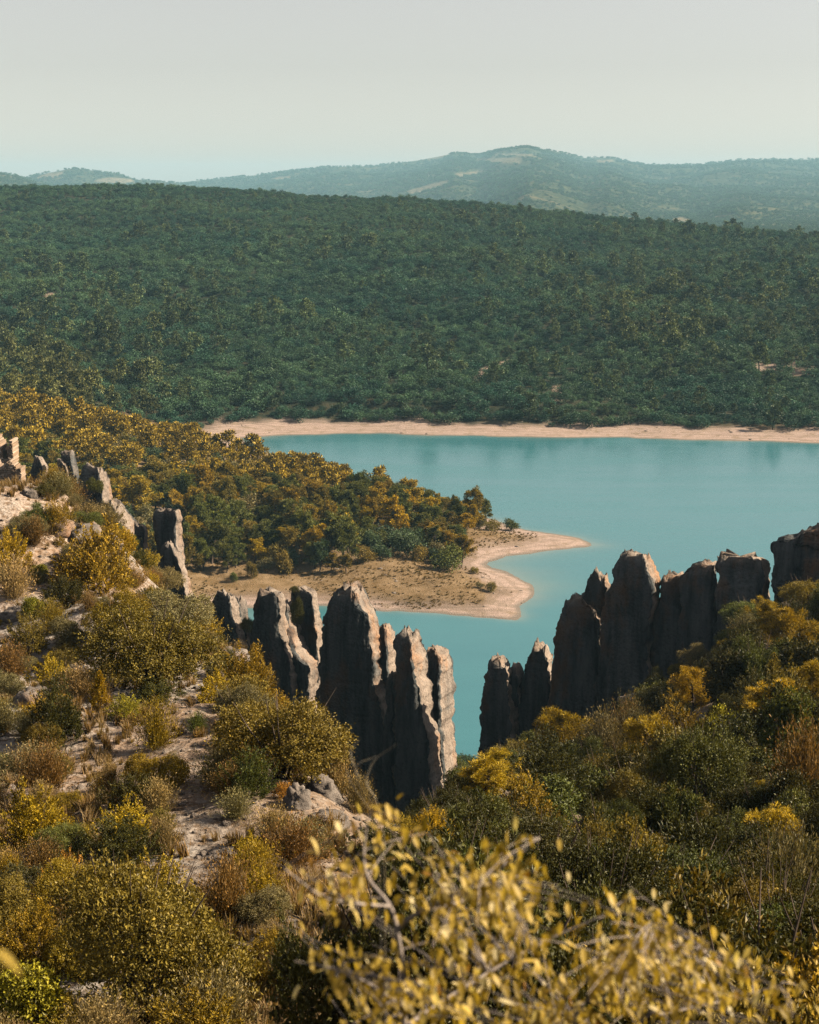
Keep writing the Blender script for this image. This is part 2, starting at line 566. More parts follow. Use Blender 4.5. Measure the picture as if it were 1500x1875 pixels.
for q in [[(66, 326), (82, 318), (118, 313), (118, 321), (90, 326)], [(175, 332), (180, 327), (205, 325), (240, 327), (242, 334), (190, 336)], [(775, 291), (820, 281), (822, 285), (790, 293)],
          [(870, 291), (955, 288), (955, 299), (930, 299), (890, 296)], [(900, 283), (940, 280), (985, 283), (985, 286), (930, 286)], [(745, 350), (790, 337), (820, 330), (822, 337), (790, 346), (750, 356)], [(1090, 293), (1120, 292), (1125, 298), (1095, 298)],
          [(830, 318), (880, 312), (895, 314), (840, 325)], [(1235, 399), (1255, 398), (1265, 407), (1235, 408)], [(505, 324), (535, 322), (535, 328), (505, 328)]]:
    field |= inside(q, hpu, hpv)

def hills_mat():
    m, nt, out = new_mat('far_hills')
    g = N(nt)
    p = g.pos()
    n1 = g.noise(p, 0.007, 6, 0.6)
    n2 = g.noise(p, 0.05, 5, 0.65)
    c = g.mix(g.ramp(n2, 0.4, 0.62), (0.02, 0.035, 0.018), (0.10, 0.11, 0.05))
    c = g.mix(g.ramp(n1, 0.56, 0.70, 0, 0.6), c, (0.28, 0.22, 0.13))
    c = g.mix(g.math('MULTIPLY', g.attr('field'), g.ramp(n2, 0.38, 0.55, 0.1, 0.95)), c, (0.30, 0.24, 0.16))
    g.principled(out, c, 0.95, g.bump(n2, 1.0, 12.0), 0.05)
    return m
hills = link('hills', mesh_np('hills', np.stack([HX, HY, HZ], -1).reshape(-1, 3), grid_faces(hr, hc), hills_mat(), {'field': field.ravel().astype(float)}, True))
structure(hills)

# ------------------------------------------------------------------ the lake
lr, lc = 330, 330
lx = np.linspace(-1, 1, lc)
lx = np.sign(lx) * (0.25 * np.abs(lx) + 0.75 * np.abs(lx) ** 2.2) * 1000
ly = np.geomspace(270, 960, lr)
LX, LY = np.meshgrid(lx, ly)
lsd = -shore_sd(LX, LY)
turbid = np.exp(-np.clip(lsd, 0, 200) / (2.6 + 2.2 * np.clip(noise(LX * 0.03, LY * 0.03, 0, 71), -0.6, 1) + 8 * np.exp(-((LX - 40) ** 2 + (LY - 500) ** 2) / 900.0)))

def water_mat():
    m, nt, out = new_mat('lake_water')
    g = N(nt)
    p = g.pos()
    w1 = g.noise(g.mapping(p, (1, 0.6, 1)), 1.1, 3, 0.6)
    w2 = g.noise(g.mapping(p, (0.25, 1, 1)), 0.035, 4, 0.65)
    c = g.mix(g.ramp(w2, 0.35, 0.65), (0.044, 0.188, 0.232), (0.054, 0.208, 0.25))
    c = g.mix(g.math('MULTIPLY', g.attr('turbid'), 0.55), c, (0.26, 0.29, 0.24))
    b = g.principled(out, c, g.ramp(w2, 0.4, 0.6, 0.12, 0.2), g.bump(w1, 0.22, 0.22), 0.5)
    b.inputs['IOR'].default_value = 1.33
    return m
lake = link('lake', mesh_np('lake', np.stack([LX, LY, 0 * LX], -1).reshape(-1, 3), grid_faces(lr, lc), water_mat(), {'turbid': turbid.ravel()}, True))
structure(lake)
# ------------------------------------------------------------------ rock wall: a line of standing limestone fins
def rock_mat(name, streak=1.0):
    m, nt, out = new_mat(name)
    g = N(nt)
    tc = g.node('ShaderNodeTexCoord').outputs['Object']
    strk = g.noise(g.mapping(tc, (0.6, 0.6, 0.09)), 1.0, 7, 0.68)
    blot = g.noise(g.mapping(tc, (1.0, 1.0, 0.45)), 0.17, 5, 0.6)
    pit = g.noise(tc, 2.6, 7, 0.7)
    vor = g.node('ShaderNodeTexVoronoi'); g.put(vor, 'Vector', tc); vor.inputs['Scale'].default_value = 2.2
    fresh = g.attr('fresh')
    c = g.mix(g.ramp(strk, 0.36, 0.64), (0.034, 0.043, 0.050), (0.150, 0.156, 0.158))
    c = g.mix(fresh, c, g.mix(g.ramp(strk, 0.36, 0.64), (0.22, 0.175, 0.145), (0.42, 0.34, 0.285)))  # pale tone of broken stone, also standing for sunlight against the dark face
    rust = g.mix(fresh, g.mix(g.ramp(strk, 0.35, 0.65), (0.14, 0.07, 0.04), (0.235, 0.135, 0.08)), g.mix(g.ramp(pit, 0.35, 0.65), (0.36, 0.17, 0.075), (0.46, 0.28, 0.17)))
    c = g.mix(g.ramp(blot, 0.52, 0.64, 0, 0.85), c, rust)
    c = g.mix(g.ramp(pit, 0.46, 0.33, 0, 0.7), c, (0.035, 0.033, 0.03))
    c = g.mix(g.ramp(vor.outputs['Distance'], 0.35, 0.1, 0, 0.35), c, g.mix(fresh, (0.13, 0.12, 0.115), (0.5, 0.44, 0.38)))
    h = g.math('ADD', g.math('MULTIPLY', pit, 1.0), g.math('MULTIPLY', strk, 0.6))
    h = g.math('ADD', h, g.math('MULTIPLY', vor.outputs['Distance'], 0.5))
    g.principled(out, c, 0.93, g.bump(h, 0.7, 0.25), 0.15)
    return m
M_ROCK = rock_mat('limestone')

WALL_A = math.radians(25)
WS = np.array([math.cos(WALL_A), -math.sin(WALL_A)])      # along the wall, to the right and nearer
WN = np.array([-math.sin(WALL_A), -math.cos(WALL_A)])     # face turned to the viewer, away from the sun
WP = np.array([-8.0, 240.0])

def wall_at(u, v, off):
    dx, dy, dz = ray(u, v)
    p = WP + WN * off
    t = (p @ WN) / (dx * WN[0] + dy * WN[1])
    x, y = dx * t, dy * t
    s = (x - p[0]) * WS[0] + (y - p[1]) * WS[1]
    return s, H + dz * t

def loft(rows, off, T, seed, extra=9.0, step=0.27):
    """one standing rock lofted from its outline rows (v, left u, right u); real thickness T"""
    zs, l, rr = [], [], []
    for v, a, b in rows:
        s0, z0 = wall_at(a, v, off); s1, z1 = wall_at(b, v, off)
        zs.append((z0 + z1) / 2); l.append(s0); rr.append(s1)
    zs, l, rr = np.array(zs), np.array(l), np.array(rr)
    top = zs[0]
    zs = np.append(zs, zs[-1] - extra); l = np.append(l, l[-1] - 0.5); rr = np.append(rr, rr[-1] + 0.8)
    n = int((top - zs[-1]) / step) + 4
    z = np.linspace(top, zs[-1], n)
    L = np.interp(-z, -zs, l); R = np.interp(-z, -zs, rr)
    L = L + 0.2 * fbm(z * 0.45, seed * 3.1, 0, 3, seed); R = R + 0.2 * fbm(z * 0.5, seed * 5.7, 9, 3, seed + 1)
    c, hw = (L + R) / 2, np.maximum((R - L) / 2, 0.25)
    dep = top - z
    ht = T / 2 * np.clip(0.5 + 0.5 * np.sqrt(np.clip(dep / 5.0, 0, 1)), 0, 1)
    ht = np.minimum(ht, 0.35 + hw * 1.5)
    hw = np.maximum(hw - ht * math.tan(WALL_A) * 0.45 * np.clip(dep / 4, 0, 1), hw * 0.72)
    m = int(max(40, min(150, 2 * (2 * hw.max() + 2 * ht.max()) / (step * 1.15))))
    th = np.linspace(0, 2 * math.pi, m, endpoint=False)
    e = 0.2
    cs, sn = np.cos(th), np.sin(th)
    ux = np.sign(cs) * np.abs(cs) ** e; uy = np.sign(sn) * np.abs(sn) ** e
    S = c[:, None] + hw[:, None] * ux[None]
    D = ht[:, None] * uy[None]
    Z = np.broadcast_to(z[:, None], S.shape).copy()
    o = seed * 13.7
    # bedding ribs run up the faces, the broken ends are pitted
    rib = 0.36 * fbm(S * 0.34 + o, Z * 0.03, D * 0.1, 2, seed + 2) + 0.09 * fbm(S * 1.1 + o, Z * 0.14, 0, 4, seed + 3, 0.65)
    rib = rib - 0.55 * np.exp(-np.abs(noise(S * 0.23 + o, Z * 0.025, 0, seed + 8)) / 0.035)
    rib = rib + 0.45 * np.round(1.8 * noise(S * 0.3 + o, Z * 0.022, 5, seed + 10)) / 1.8
    pit = 0.24 * fbm(S * 0.8 + o, Z * 0.8, D * 0.8, 5, seed + 4, 0.68)
    pit = pit + 0.16 * np.round(2.5 * noise(S * 0.6 + o, Z * 0.3, D * 0.7, seed + 14)) / 2.5
    endw = np.abs(ux)[None] ** 4
    facew = np.abs(uy)[None] ** 3
    nrm = np.stack([np.cos(th), np.sin(th)])
    k = np.clip(ht / 1.6, 0.25, 1)[:, None]
    D = D + uy[None] * (rib * facew * 1.0 + 0.10 * pit) * k
    S = S + ux[None] * pit * (0.15 + 0.95 * endw) * k + 0.2 * noise(Z * 0.25, o, 0, seed + 6)
    # ragged crest
    crest = np.exp(-dep / 2.2)[:, None]
    Z = Z + crest * (0.35 - 1.0 * np.abs(fbm(S * 0.8 + o, D * 0.5, 0, 4, seed + 5, 0.8)) - 0.7 * np.round(1.5 * np.abs(noise(S * 0.55 + o, D * 0.4, 0, seed + 15))) / 1.5) * min(1.0, hw.max() / 2.5) + 0.12 * pit
    X = WP[0] + WN[0] * (off + 0) + WS[0] * S + WN[0] * D
    Y = WP[1] + WN[1] * (off + 0) + WS[1] * S + WN[1] * D
    V = np.stack([X, Y, Z], -1).reshape(-1, 3)
    cap = V[:m].mean(0) + np.array([0, 0, 0.05])
    Fq = grid_faces(n, m, True)
    tri = np.stack([np.full(m, len(V)), np.roll(np.arange(m), -1), np.arange(m), np.arange(m)], -1)
    V = np.vstack([V, cap])
    f1 = np.concatenate([Fq[:, [0, 1, 2]], Fq[:, [0, 2, 3]], tri[:, :3]])
    fresh = np.clip((np.abs(ux)[None] > 0.985) * sstep(-0.2, 0.35, noise(S * .3, Z * .3, D * .3, seed + 11) + 0.4) * (ux[None] > 0) + 0.8 * np.exp(-dep / 0.6)[:, None] * np.ones_like(S), 0, 1)  # sunlight painted in: only the sun-side broken end and the crest turn paler
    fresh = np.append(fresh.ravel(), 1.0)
    return V, f1, fresh

def rock(name, label, lofts, seed, cat='rock', group='limestone fins of the rock wall'):
    Vs, Fs, Rs, n = [], [], [], 0
    for i, (off, T, rows) in enumerate(lofts):
        V, f, fr = loft(rows, off, T, seed + i * 7)
        Vs.append(V); Rs.append(fr); Fs.append(f + n); n += len(V)
    V = np.vstack(Vs)
    base = np.array([V[:, 0].mean(), V[:, 1].mean(), V[:, 2].min()])
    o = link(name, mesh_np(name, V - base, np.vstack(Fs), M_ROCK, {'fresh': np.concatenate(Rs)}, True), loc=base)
    return tag(o, label, cat, group)

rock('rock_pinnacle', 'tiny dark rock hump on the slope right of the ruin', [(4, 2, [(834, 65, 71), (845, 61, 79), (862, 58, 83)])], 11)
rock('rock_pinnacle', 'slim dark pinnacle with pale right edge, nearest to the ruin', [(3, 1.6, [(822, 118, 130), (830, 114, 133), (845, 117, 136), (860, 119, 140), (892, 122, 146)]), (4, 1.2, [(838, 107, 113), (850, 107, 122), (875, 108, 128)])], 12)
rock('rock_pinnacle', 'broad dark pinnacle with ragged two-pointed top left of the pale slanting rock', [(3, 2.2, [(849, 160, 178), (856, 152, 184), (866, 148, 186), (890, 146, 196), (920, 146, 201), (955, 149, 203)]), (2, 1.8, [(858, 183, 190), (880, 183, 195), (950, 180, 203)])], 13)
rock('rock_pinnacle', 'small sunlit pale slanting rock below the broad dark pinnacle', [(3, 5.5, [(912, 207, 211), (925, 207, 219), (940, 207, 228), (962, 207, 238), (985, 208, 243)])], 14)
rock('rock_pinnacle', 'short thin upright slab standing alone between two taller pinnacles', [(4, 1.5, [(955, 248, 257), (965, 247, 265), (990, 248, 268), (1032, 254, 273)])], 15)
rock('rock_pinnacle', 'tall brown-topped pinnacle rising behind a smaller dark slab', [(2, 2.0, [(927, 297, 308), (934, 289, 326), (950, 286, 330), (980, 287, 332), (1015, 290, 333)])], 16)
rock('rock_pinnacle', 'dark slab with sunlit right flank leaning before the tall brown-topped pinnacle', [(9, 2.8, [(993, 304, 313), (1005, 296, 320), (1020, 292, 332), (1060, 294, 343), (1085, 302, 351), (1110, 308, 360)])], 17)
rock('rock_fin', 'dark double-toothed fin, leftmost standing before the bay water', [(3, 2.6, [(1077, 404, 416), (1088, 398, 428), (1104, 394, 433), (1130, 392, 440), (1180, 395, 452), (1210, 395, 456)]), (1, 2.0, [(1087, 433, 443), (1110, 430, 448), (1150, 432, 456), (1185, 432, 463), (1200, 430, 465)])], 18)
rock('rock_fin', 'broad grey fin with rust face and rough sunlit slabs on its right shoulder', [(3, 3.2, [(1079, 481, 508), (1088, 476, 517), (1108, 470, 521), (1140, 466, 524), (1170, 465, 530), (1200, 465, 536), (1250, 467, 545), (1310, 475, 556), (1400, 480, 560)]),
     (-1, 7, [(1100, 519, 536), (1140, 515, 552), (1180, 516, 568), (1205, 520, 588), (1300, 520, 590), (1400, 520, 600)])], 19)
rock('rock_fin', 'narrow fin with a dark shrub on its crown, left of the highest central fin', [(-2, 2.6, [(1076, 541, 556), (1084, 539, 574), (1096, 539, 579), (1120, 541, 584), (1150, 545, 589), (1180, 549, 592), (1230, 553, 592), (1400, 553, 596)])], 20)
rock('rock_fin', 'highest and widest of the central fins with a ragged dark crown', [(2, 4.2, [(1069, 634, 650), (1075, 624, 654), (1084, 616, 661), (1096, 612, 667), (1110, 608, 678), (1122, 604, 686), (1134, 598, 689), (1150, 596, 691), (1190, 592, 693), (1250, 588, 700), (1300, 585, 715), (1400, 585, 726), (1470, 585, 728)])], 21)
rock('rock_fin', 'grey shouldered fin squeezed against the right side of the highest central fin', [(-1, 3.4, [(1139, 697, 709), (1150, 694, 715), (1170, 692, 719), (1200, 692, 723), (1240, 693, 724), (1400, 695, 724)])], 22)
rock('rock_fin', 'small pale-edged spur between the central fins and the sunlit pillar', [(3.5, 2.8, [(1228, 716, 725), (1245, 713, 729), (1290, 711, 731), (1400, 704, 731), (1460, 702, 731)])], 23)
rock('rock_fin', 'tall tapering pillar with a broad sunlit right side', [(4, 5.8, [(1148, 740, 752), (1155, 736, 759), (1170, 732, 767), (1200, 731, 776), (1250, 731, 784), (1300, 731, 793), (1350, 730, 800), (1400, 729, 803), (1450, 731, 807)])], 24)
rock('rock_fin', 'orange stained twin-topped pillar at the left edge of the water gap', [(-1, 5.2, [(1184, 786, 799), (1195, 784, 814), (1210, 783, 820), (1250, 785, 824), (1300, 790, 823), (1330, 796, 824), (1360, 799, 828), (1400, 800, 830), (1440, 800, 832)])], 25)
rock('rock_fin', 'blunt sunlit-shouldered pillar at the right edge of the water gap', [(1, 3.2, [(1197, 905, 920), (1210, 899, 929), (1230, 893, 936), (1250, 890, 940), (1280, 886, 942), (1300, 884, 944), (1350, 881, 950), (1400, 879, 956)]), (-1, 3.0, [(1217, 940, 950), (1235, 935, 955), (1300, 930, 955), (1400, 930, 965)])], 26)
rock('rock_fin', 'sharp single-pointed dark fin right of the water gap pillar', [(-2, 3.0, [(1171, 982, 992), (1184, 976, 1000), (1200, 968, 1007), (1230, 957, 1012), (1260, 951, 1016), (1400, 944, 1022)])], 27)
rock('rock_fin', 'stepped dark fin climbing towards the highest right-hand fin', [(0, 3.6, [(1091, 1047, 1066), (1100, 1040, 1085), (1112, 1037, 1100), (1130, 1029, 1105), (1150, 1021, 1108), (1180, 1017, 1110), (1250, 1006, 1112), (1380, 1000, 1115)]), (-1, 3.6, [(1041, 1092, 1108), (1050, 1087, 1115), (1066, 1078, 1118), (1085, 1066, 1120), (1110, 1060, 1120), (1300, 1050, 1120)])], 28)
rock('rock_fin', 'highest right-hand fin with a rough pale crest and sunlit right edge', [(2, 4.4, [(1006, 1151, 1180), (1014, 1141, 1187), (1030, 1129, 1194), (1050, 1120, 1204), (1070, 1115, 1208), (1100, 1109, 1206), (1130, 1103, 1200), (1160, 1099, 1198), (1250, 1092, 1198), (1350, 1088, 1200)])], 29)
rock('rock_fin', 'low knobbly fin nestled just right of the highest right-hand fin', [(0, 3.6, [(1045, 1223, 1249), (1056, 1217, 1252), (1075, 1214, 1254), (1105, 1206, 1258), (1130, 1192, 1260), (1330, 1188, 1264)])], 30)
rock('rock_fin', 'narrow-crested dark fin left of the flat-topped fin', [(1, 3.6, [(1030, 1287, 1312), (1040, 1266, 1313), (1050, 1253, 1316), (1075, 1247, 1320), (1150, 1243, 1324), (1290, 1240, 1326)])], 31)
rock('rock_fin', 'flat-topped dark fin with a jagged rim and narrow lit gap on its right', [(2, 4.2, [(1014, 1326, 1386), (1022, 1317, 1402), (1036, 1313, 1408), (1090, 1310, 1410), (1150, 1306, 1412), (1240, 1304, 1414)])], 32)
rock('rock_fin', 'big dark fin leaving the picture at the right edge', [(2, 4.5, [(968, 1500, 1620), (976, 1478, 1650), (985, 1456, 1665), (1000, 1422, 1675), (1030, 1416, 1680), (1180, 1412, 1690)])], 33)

# ------------------------------------------------------------------ boulders and outcrops
def boulder_mesh(seed, sx, sy, sz):
    n, m = 22, 34
    ph = np.linspace(0.02, math.pi - 0.02, n)[:, None]
    th = np.linspace(0, 2 * math.pi, m, endpoint=False)[None]
    d = np.stack([np.sin(ph) * np.cos(th), np.sin(ph) * np.sin(th), np.cos(ph) * np.ones_like(th)], -1).reshape(-1, 3)
    e = np.sign(d) * np.abs(d) ** 0.72
    e = e / np.linalg.norm(e, axis=1, keepdims=True)
    rr = 1 + 0.2 * fbm(d[:, 0] * 1.6 + seed, d[:, 1] * 1.6, d[:, 2] * 1.6, 3, seed) + 0.10 * fbm(d[:, 0] * 6, d[:, 1] * 6 + seed, d[:, 2] * 6, 3, seed + 3)
    cr = np.abs(noise(d[:, 0] * 2.3 + seed, d[:, 1] * 2.3, d[:, 2] * 1.2, seed + 9))
    rr = rr - 0.12 * np.exp(-cr * 14)
    V = e * rr[:, None] * np.array([sx, sy, sz])
    Fq = grid_faces(n, m, True)
    return V, Fq
M_PALE = rock_mat('pale_limestone')
def boulder(u, v, w, h, label, seed, mat=None, deep=0.45, tilt=0.0, group='pale limestone outcrops on the slopes'):
    x, y, z = on_ground(u, v)
    d = math.sqrt(x * x + y * y + (H - z) ** 2) / F
    V, Fq = boulder_mesh(seed, w * d / 2, w * d / 2 * 0.9, h * d * 0.62)
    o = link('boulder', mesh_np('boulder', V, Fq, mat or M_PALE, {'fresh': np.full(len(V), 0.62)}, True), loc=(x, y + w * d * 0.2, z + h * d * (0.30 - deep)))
    o.rotation_euler = (0, tilt, seed * 1.3)
    tag(o, label, 'boulder', group)
for i, (u, v, w, h, lb, tl) in enumerate([
    (20, 1672, 90, 75, 'grey boulder at the left edge of the picture above the big oak bush', .2),
    (325, 1668, 56, 34, 'rounded pale boulder at the lower end of the stony path', -.1),
    (425, 1215, 75, 48, 'round-backed pale boulder left of the golden bush near the grey fin', .1),
    (545, 1478, 55, 70, 'upright pale slab below the small orange bush', .15),
    (590, 1455, 70, 50, 'pale cracked rock beside the tall dry grass on the brow', .3),
    (675, 1468, 90, 34, 'long low pale ledge at the end of the brow', .25),
    (600, 1512, 80, 45, 'pale stony hump below the tall dry grass', .2),
    (98, 975, 70, 45, 'grey outcrop with a flat top, left of the rock ledges under the pinnacles', .3),
    (150, 990, 75, 42, 'grey outcrop in the middle of the rock ledges under the pinnacles', .3),
    (190, 1003, 60, 36, 'grey outcrop at the right of the rock ledges under the pinnacles', .3),
    (55, 910, 34, 30, 'small grey rock just below the ruined stone wall', 0),
    (60, 1290, 85, 48, 'flat pale rock bare among bushes by the left edge', .2),
    (85, 1062, 70, 24, 'low bare pale rock beside the small yellow bush', .2),
    (25, 1135, 75, 34, 'bare pinkish rock patch by the left edge below the twiggy bush', .2),
    (770, 1458, 48, 34, 'white broken rock at the foot of the sunlit pillar', 0),
    (1170, 1290, 70, 24, 'pale ledge at the foot of the right-hand fins', .1),
    (1380, 1215, 60, 22, 'bare pale rock among bushes left of the golden pine on the right slope', -.3),
    (800, 1620, 50, 44, 'white rock half hidden behind the leafy branch', 0),
    (405, 1570, 70, 22, 'broad flat grey rock on the stony path', .15)]):
    boulder(u, v, w, h, lb, 100 + i, tilt=tl)

# ------------------------------------------------------------------ ruined masonry at the left edge
def masonry_mat():
    m, nt, out = new_mat('ruin_stone')
    g = N(nt)
    tc = g.node('ShaderNodeTexCoord').outputs['Object']
    n = g.noise(tc, 1.6, 5)
    r = g.attr('rnd')
    c = g.mix(r, (0.30, 0.2, 0.13), (0.52, 0.40, 0.31))
    c = g.mix(g.ramp(n, 0.5, 0.7, 0, 0.5), c, (0.24, 0.2, 0.17))
    g.principled(out, c, 0.95, g.bump(n, 0.5, 0.1), 0.1)
    return m
M_RUIN = masonry_mat()

def masonry(name, label, u0, u1, vt, vb, Y, th, hole=None, seed=0, slope=0.0):
    x0, _, zt = at_y(u0, vt, Y); x1, _, zb = at_y(u1, vb, Y)
    V, Fc, R, n = [], [], [], 0
    rs = random.Random(seed)
    hgt, wid = zt - zb, x1 - x0
    z = 0.0
    bf = np.array([[0, 1, 2, 3], [7, 6, 5, 4], [0, 4, 5, 1], [1, 5, 6, 2], [2, 6, 7, 3], [3, 7, 4, 0]])
    while z < hgt:
        ch = rs.uniform(0.22, 0.36)
        s = rs.uniform(-0.4, 0)
        while s < wid:
            w = rs.uniform(0.25, 0.6)
            cx, cz = s + w / 2, z + ch / 2
            if not (hole and hole(cx / wid, cz / hgt)) and cz < hgt - slope * abs(cx / wid - 0.5) * hgt - rs.uniform(0, 0.5) - 1.3 * abs(math.sin(cx * 1.1 + seed)):
                for dep in (0,):
                    e = 0.03
                    p = rs.uniform(-0.06, 0.06)
                    a, b = max(s, 0) + e, min(s + w, wid) - e
                    if b - a > 0.1:
                        q = [(a, p, z + e), (b, p, z + e), (b, p, z + ch - e), (a, p, z + ch - e), (a, th - p, z + e), (b, th - p, z + e), (b, th - p, z + ch - e), (a, th - p, z + ch - e)]
                        V += [(c[0] + rs.uniform(-.05, .05), c[1] + rs.uniform(-.1, .1), c[2] + rs.uniform(-.03, .03)) for c in q]
                        Fc.append(bf[:, ::-1] + n); n += 8
                        R += [rs.random()] * 8
            s += w
        z += ch
    o = bpy.data.objects.new(name, None); COL.objects.link(o)
    o.location = (x0, Y, zb)
    st = link('stone_courses', mesh_np('stone_courses', np.array(V), np.vstack(Fc), M_RUIN, {'rnd': R}), o)
    st['kind'] = 'stuff'
    # mortar core just inside the stones
    cv, cf, k = [], [], 0
    for i in range(10):
        for j in range(8):
            a, b = i / 10, (i + 1) / 10
            c, d = j / 8, (j + 1) / 8
            mx, mz = (a + b) / 2, (c + d) / 2
            if (hole and hole(mx, mz)) or d * hgt > hgt * (1 - slope * abs(mx - .5)) - 1.9:
                continue
            q = [(a, .12, c), (b, .12, c), (b, .12, d), (a, .12, d), (a, th - .12, c), (b, th - .12, c), (b, th - .12, d), (a, th - .12, d)]
            cv += [(p[0] * wid * .98 + .01 * wid, p[1], p[2] * hgt) for p in q]
            cf.append(bf[:, ::-1] + k); k += 8
    link('mortar_core', mesh_np('mortar_core', np.array(cv), np.vstack(cf), M_RUIN, {'rnd': [0.1] * k}), o)
    return tag(o, label, 'ruin')
masonry('ruined_tower', 'broken stone tower with a dark arched opening at the left edge', -75, 25, 796, 850, 262, 4.0, lambda a, b: ((a - 0.835) / 0.055) ** 2 + (max(b - 0.45, 0) / 0.28) ** 2 < 1 and b > 0.15, 3, 0.1)
masonry('ruined_wall', 'rough stone retaining wall below the broken tower at the left edge', -75, 41, 838, 905, 250, 3.0, None, 4, 0.05)
# ------------------------------------------------------------------ plants: shapes
def leaves(C, A, Nn, length, width, rs, fold=0.25):
    """C leaf base points, A leaf directions, Nn facing; two triangles a leaf"""
    n = len(C)
    A = A / (np.linalg.norm(A, axis=1, keepdims=True) + 1e-9)
    B = np.cross(A, Nn)
    B /= (np.linalg.norm(B, axis=1, keepdims=True) + 1e-9)
    Up = np.cross(B, A)
    L = (length * rs.uniform(0.65, 1.35, n))[:, None]
    W = (width * rs.uniform(0.7, 1.3, n))[:, None]
    p0 = C
    p1 = C + A * L * 0.5 + B * W * 0.5 + Up * W * fold
    p2 = C + A * L
    p3 = C + A * L * 0.5 - B * W * 0.5 + Up * W * fold
    V = np.stack([p0, p1, p2, p3], 1).reshape(-1, 3)
    b = np.arange(n)[:, None] * 4
    Fc = np.concatenate([b + np.array([[0, 1, 2]]), b + np.array([[0, 2, 3]])])
    return V, Fc, np.repeat(rs.random(n), 4)

def unit(rs, n):
    d = rs.normal(size=(n, 3))
    return d / np.linalg.norm(d, axis=1, keepdims=True)

def oak_crown(seed, n, ls, lobes=11, flat=0.72, spread=0.33, per=9, gap=0.0):
    """crown of leaf bunches spread over several lobes, with gaps between the bunches"""
    rs = np.random.default_rng(seed)
    ang = rs.uniform(0, 2 * math.pi, lobes)
    rad = spread * np.sqrt(rs.uniform(0.05, 1, lobes))
    zc = 0.22 + (flat - 0.36) * rs.uniform(0, 1, lobes) * (1 - 0.75 * (rad / spread) ** 2)
    ctr = np.stack([rad * np.cos(ang) * rs.uniform(0.8, 1.15), rad * np.sin(ang), zc], -1)
    rr = rs.uniform(0.07, 0.2, lobes)
    ctr = np.vstack([ctr, [[0, 0, 0.26]]]); rr = np.append(rr, 0.23)
    nb = n // per
    q = nb * 3
    k = rs.choice(len(rr), q, p=rr ** 2 / (rr ** 2).sum())
    d = unit(rs, q)
    d[:, 2] = np.where(d[:, 2] < -0.2, -d[:, 2] * rs.choice([-1, 1], q), d[:, 2])
    clump = fbm(d[:, 0] * 3.0 + k * 5.1, d[:, 1] * 3.0, d[:, 2] * 3.0, 2, seed)
    r_ = rr[k] * (1 + 0.42 * clump) * (1 - 0.45 * rs.random(q) ** 2.0) * np.where(rs.random(q) < 0.08, rs.uniform(1.1, 1.25, q), 1.0)
    P = ctr[k] + d * r_[:, None] * np.array([1, 1, 0.85])
    dist = np.sqrt(((P[:, None] - ctr[None]) ** 2).sum(-1)) / rr[None]
    dist[np.arange(q), k] = 9
    keep = (dist.min(1) > 0.70) & (P[:, 2] > 0.015) & (clump + rs.normal(0, 0.3, q) > -0.42 + gap)
    P, d = P[keep][:nb], d[keep][:nb]
    b = np.repeat(np.arange(len(P)), per)
    bs = ls * rs.uniform(0.5, 1.15, len(P))[b]
    Pl = P[b] + rs.normal(0, 1, (len(b), 3)) * bs[:, None]
    Pl[:, 2] = np.maximum(Pl[:, 2], 0.01)
    ax = d + unit(rs, len(P)) * 0.5 + np.array([0, 0, 0.3])
    A = ax[b] * 0.6 + unit(rs, len(b)) * 0.9
    V, f, r1 = leaves(Pl, A, d[b] + unit(rs, len(b)) * 0.8, ls, ls * 0.62, rs)
    tone = np.repeat(rs.random(len(P))[b], 4)
    return V, f, np.clip(0.5 * tone + 0.5 * r1, 0, 1)

def sprig_crown(seed, n_sprig, per, ls, shape='dome', ht=0.85):
    """upright tufted shrubs: juniper, rosemary; shape cone gives a spire"""
    rs = np.random.default_rng(seed)
    a = rs.uniform(0, 2 * math.pi, n_sprig)
    q = np.sqrt(rs.random(n_sprig))
    if shape == 'cone':
        hz = rs.random(n_sprig) ** 0.8
        rad = 0.36 * (1 - hz) ** 0.8 * (0.5 + 0.5 * rs.random(n_sprig)) * (1 + 0.25 * np.sin(a * 3 + hz * 9))
        tip = np.stack([rad * np.cos(a), rad * np.sin(a), 0.1 + hz * 1.25], -1)
        ax = np.stack([0.5 * np.cos(a), 0.5 * np.sin(a), np.full(n_sprig, 1.0)], -1)
    else:
        lob = 1 + 0.22 * np.sin(a * 3 + seed) + 0.15 * np.sin(a * 5 + seed * 2)
        rad = 0.47 * q * lob
        top = ht * (1 - 0.6 * q ** 2.2) * (0.75 + 0.35 * rs.random(n_sprig)) * (0.85 + 0.3 * noise(np.cos(a) * q * 3, np.sin(a) * q * 3, 0, seed))
        lower = rs.random(n_sprig) < 0.45
        top = np.where(lower, top * rs.uniform(0.35, 0.8, n_sprig), top)
        tip = np.stack([rad * np.cos(a), rad * np.sin(a), top], -1)
        ax = np.stack([q * 0.9 * np.cos(a), q * 0.9 * np.sin(a), np.full(n_sprig, 0.9)], -1)
    ax = ax + rs.normal(0, 0.22, ax.shape)
    ax /= np.linalg.norm(ax, axis=1, keepdims=True)
    k = np.repeat(np.arange(n_sprig), per)
    t = rs.random(len(k))
    sl = 0.17 if shape == 'dome' else 0.14
    P = tip[k] - ax[k] * (t * sl)[:, None] + rs.normal(0, 0.009, (len(k), 3)) * (0.6 + t)[:, None]
    A = ax[k] * 0.9 + unit(rs, len(k)) * 0.75
    P[:, 2] = np.maximum(P[:, 2], 0.01)
    return leaves(P, A, unit(rs, len(k)), ls, ls * 0.4, rs)

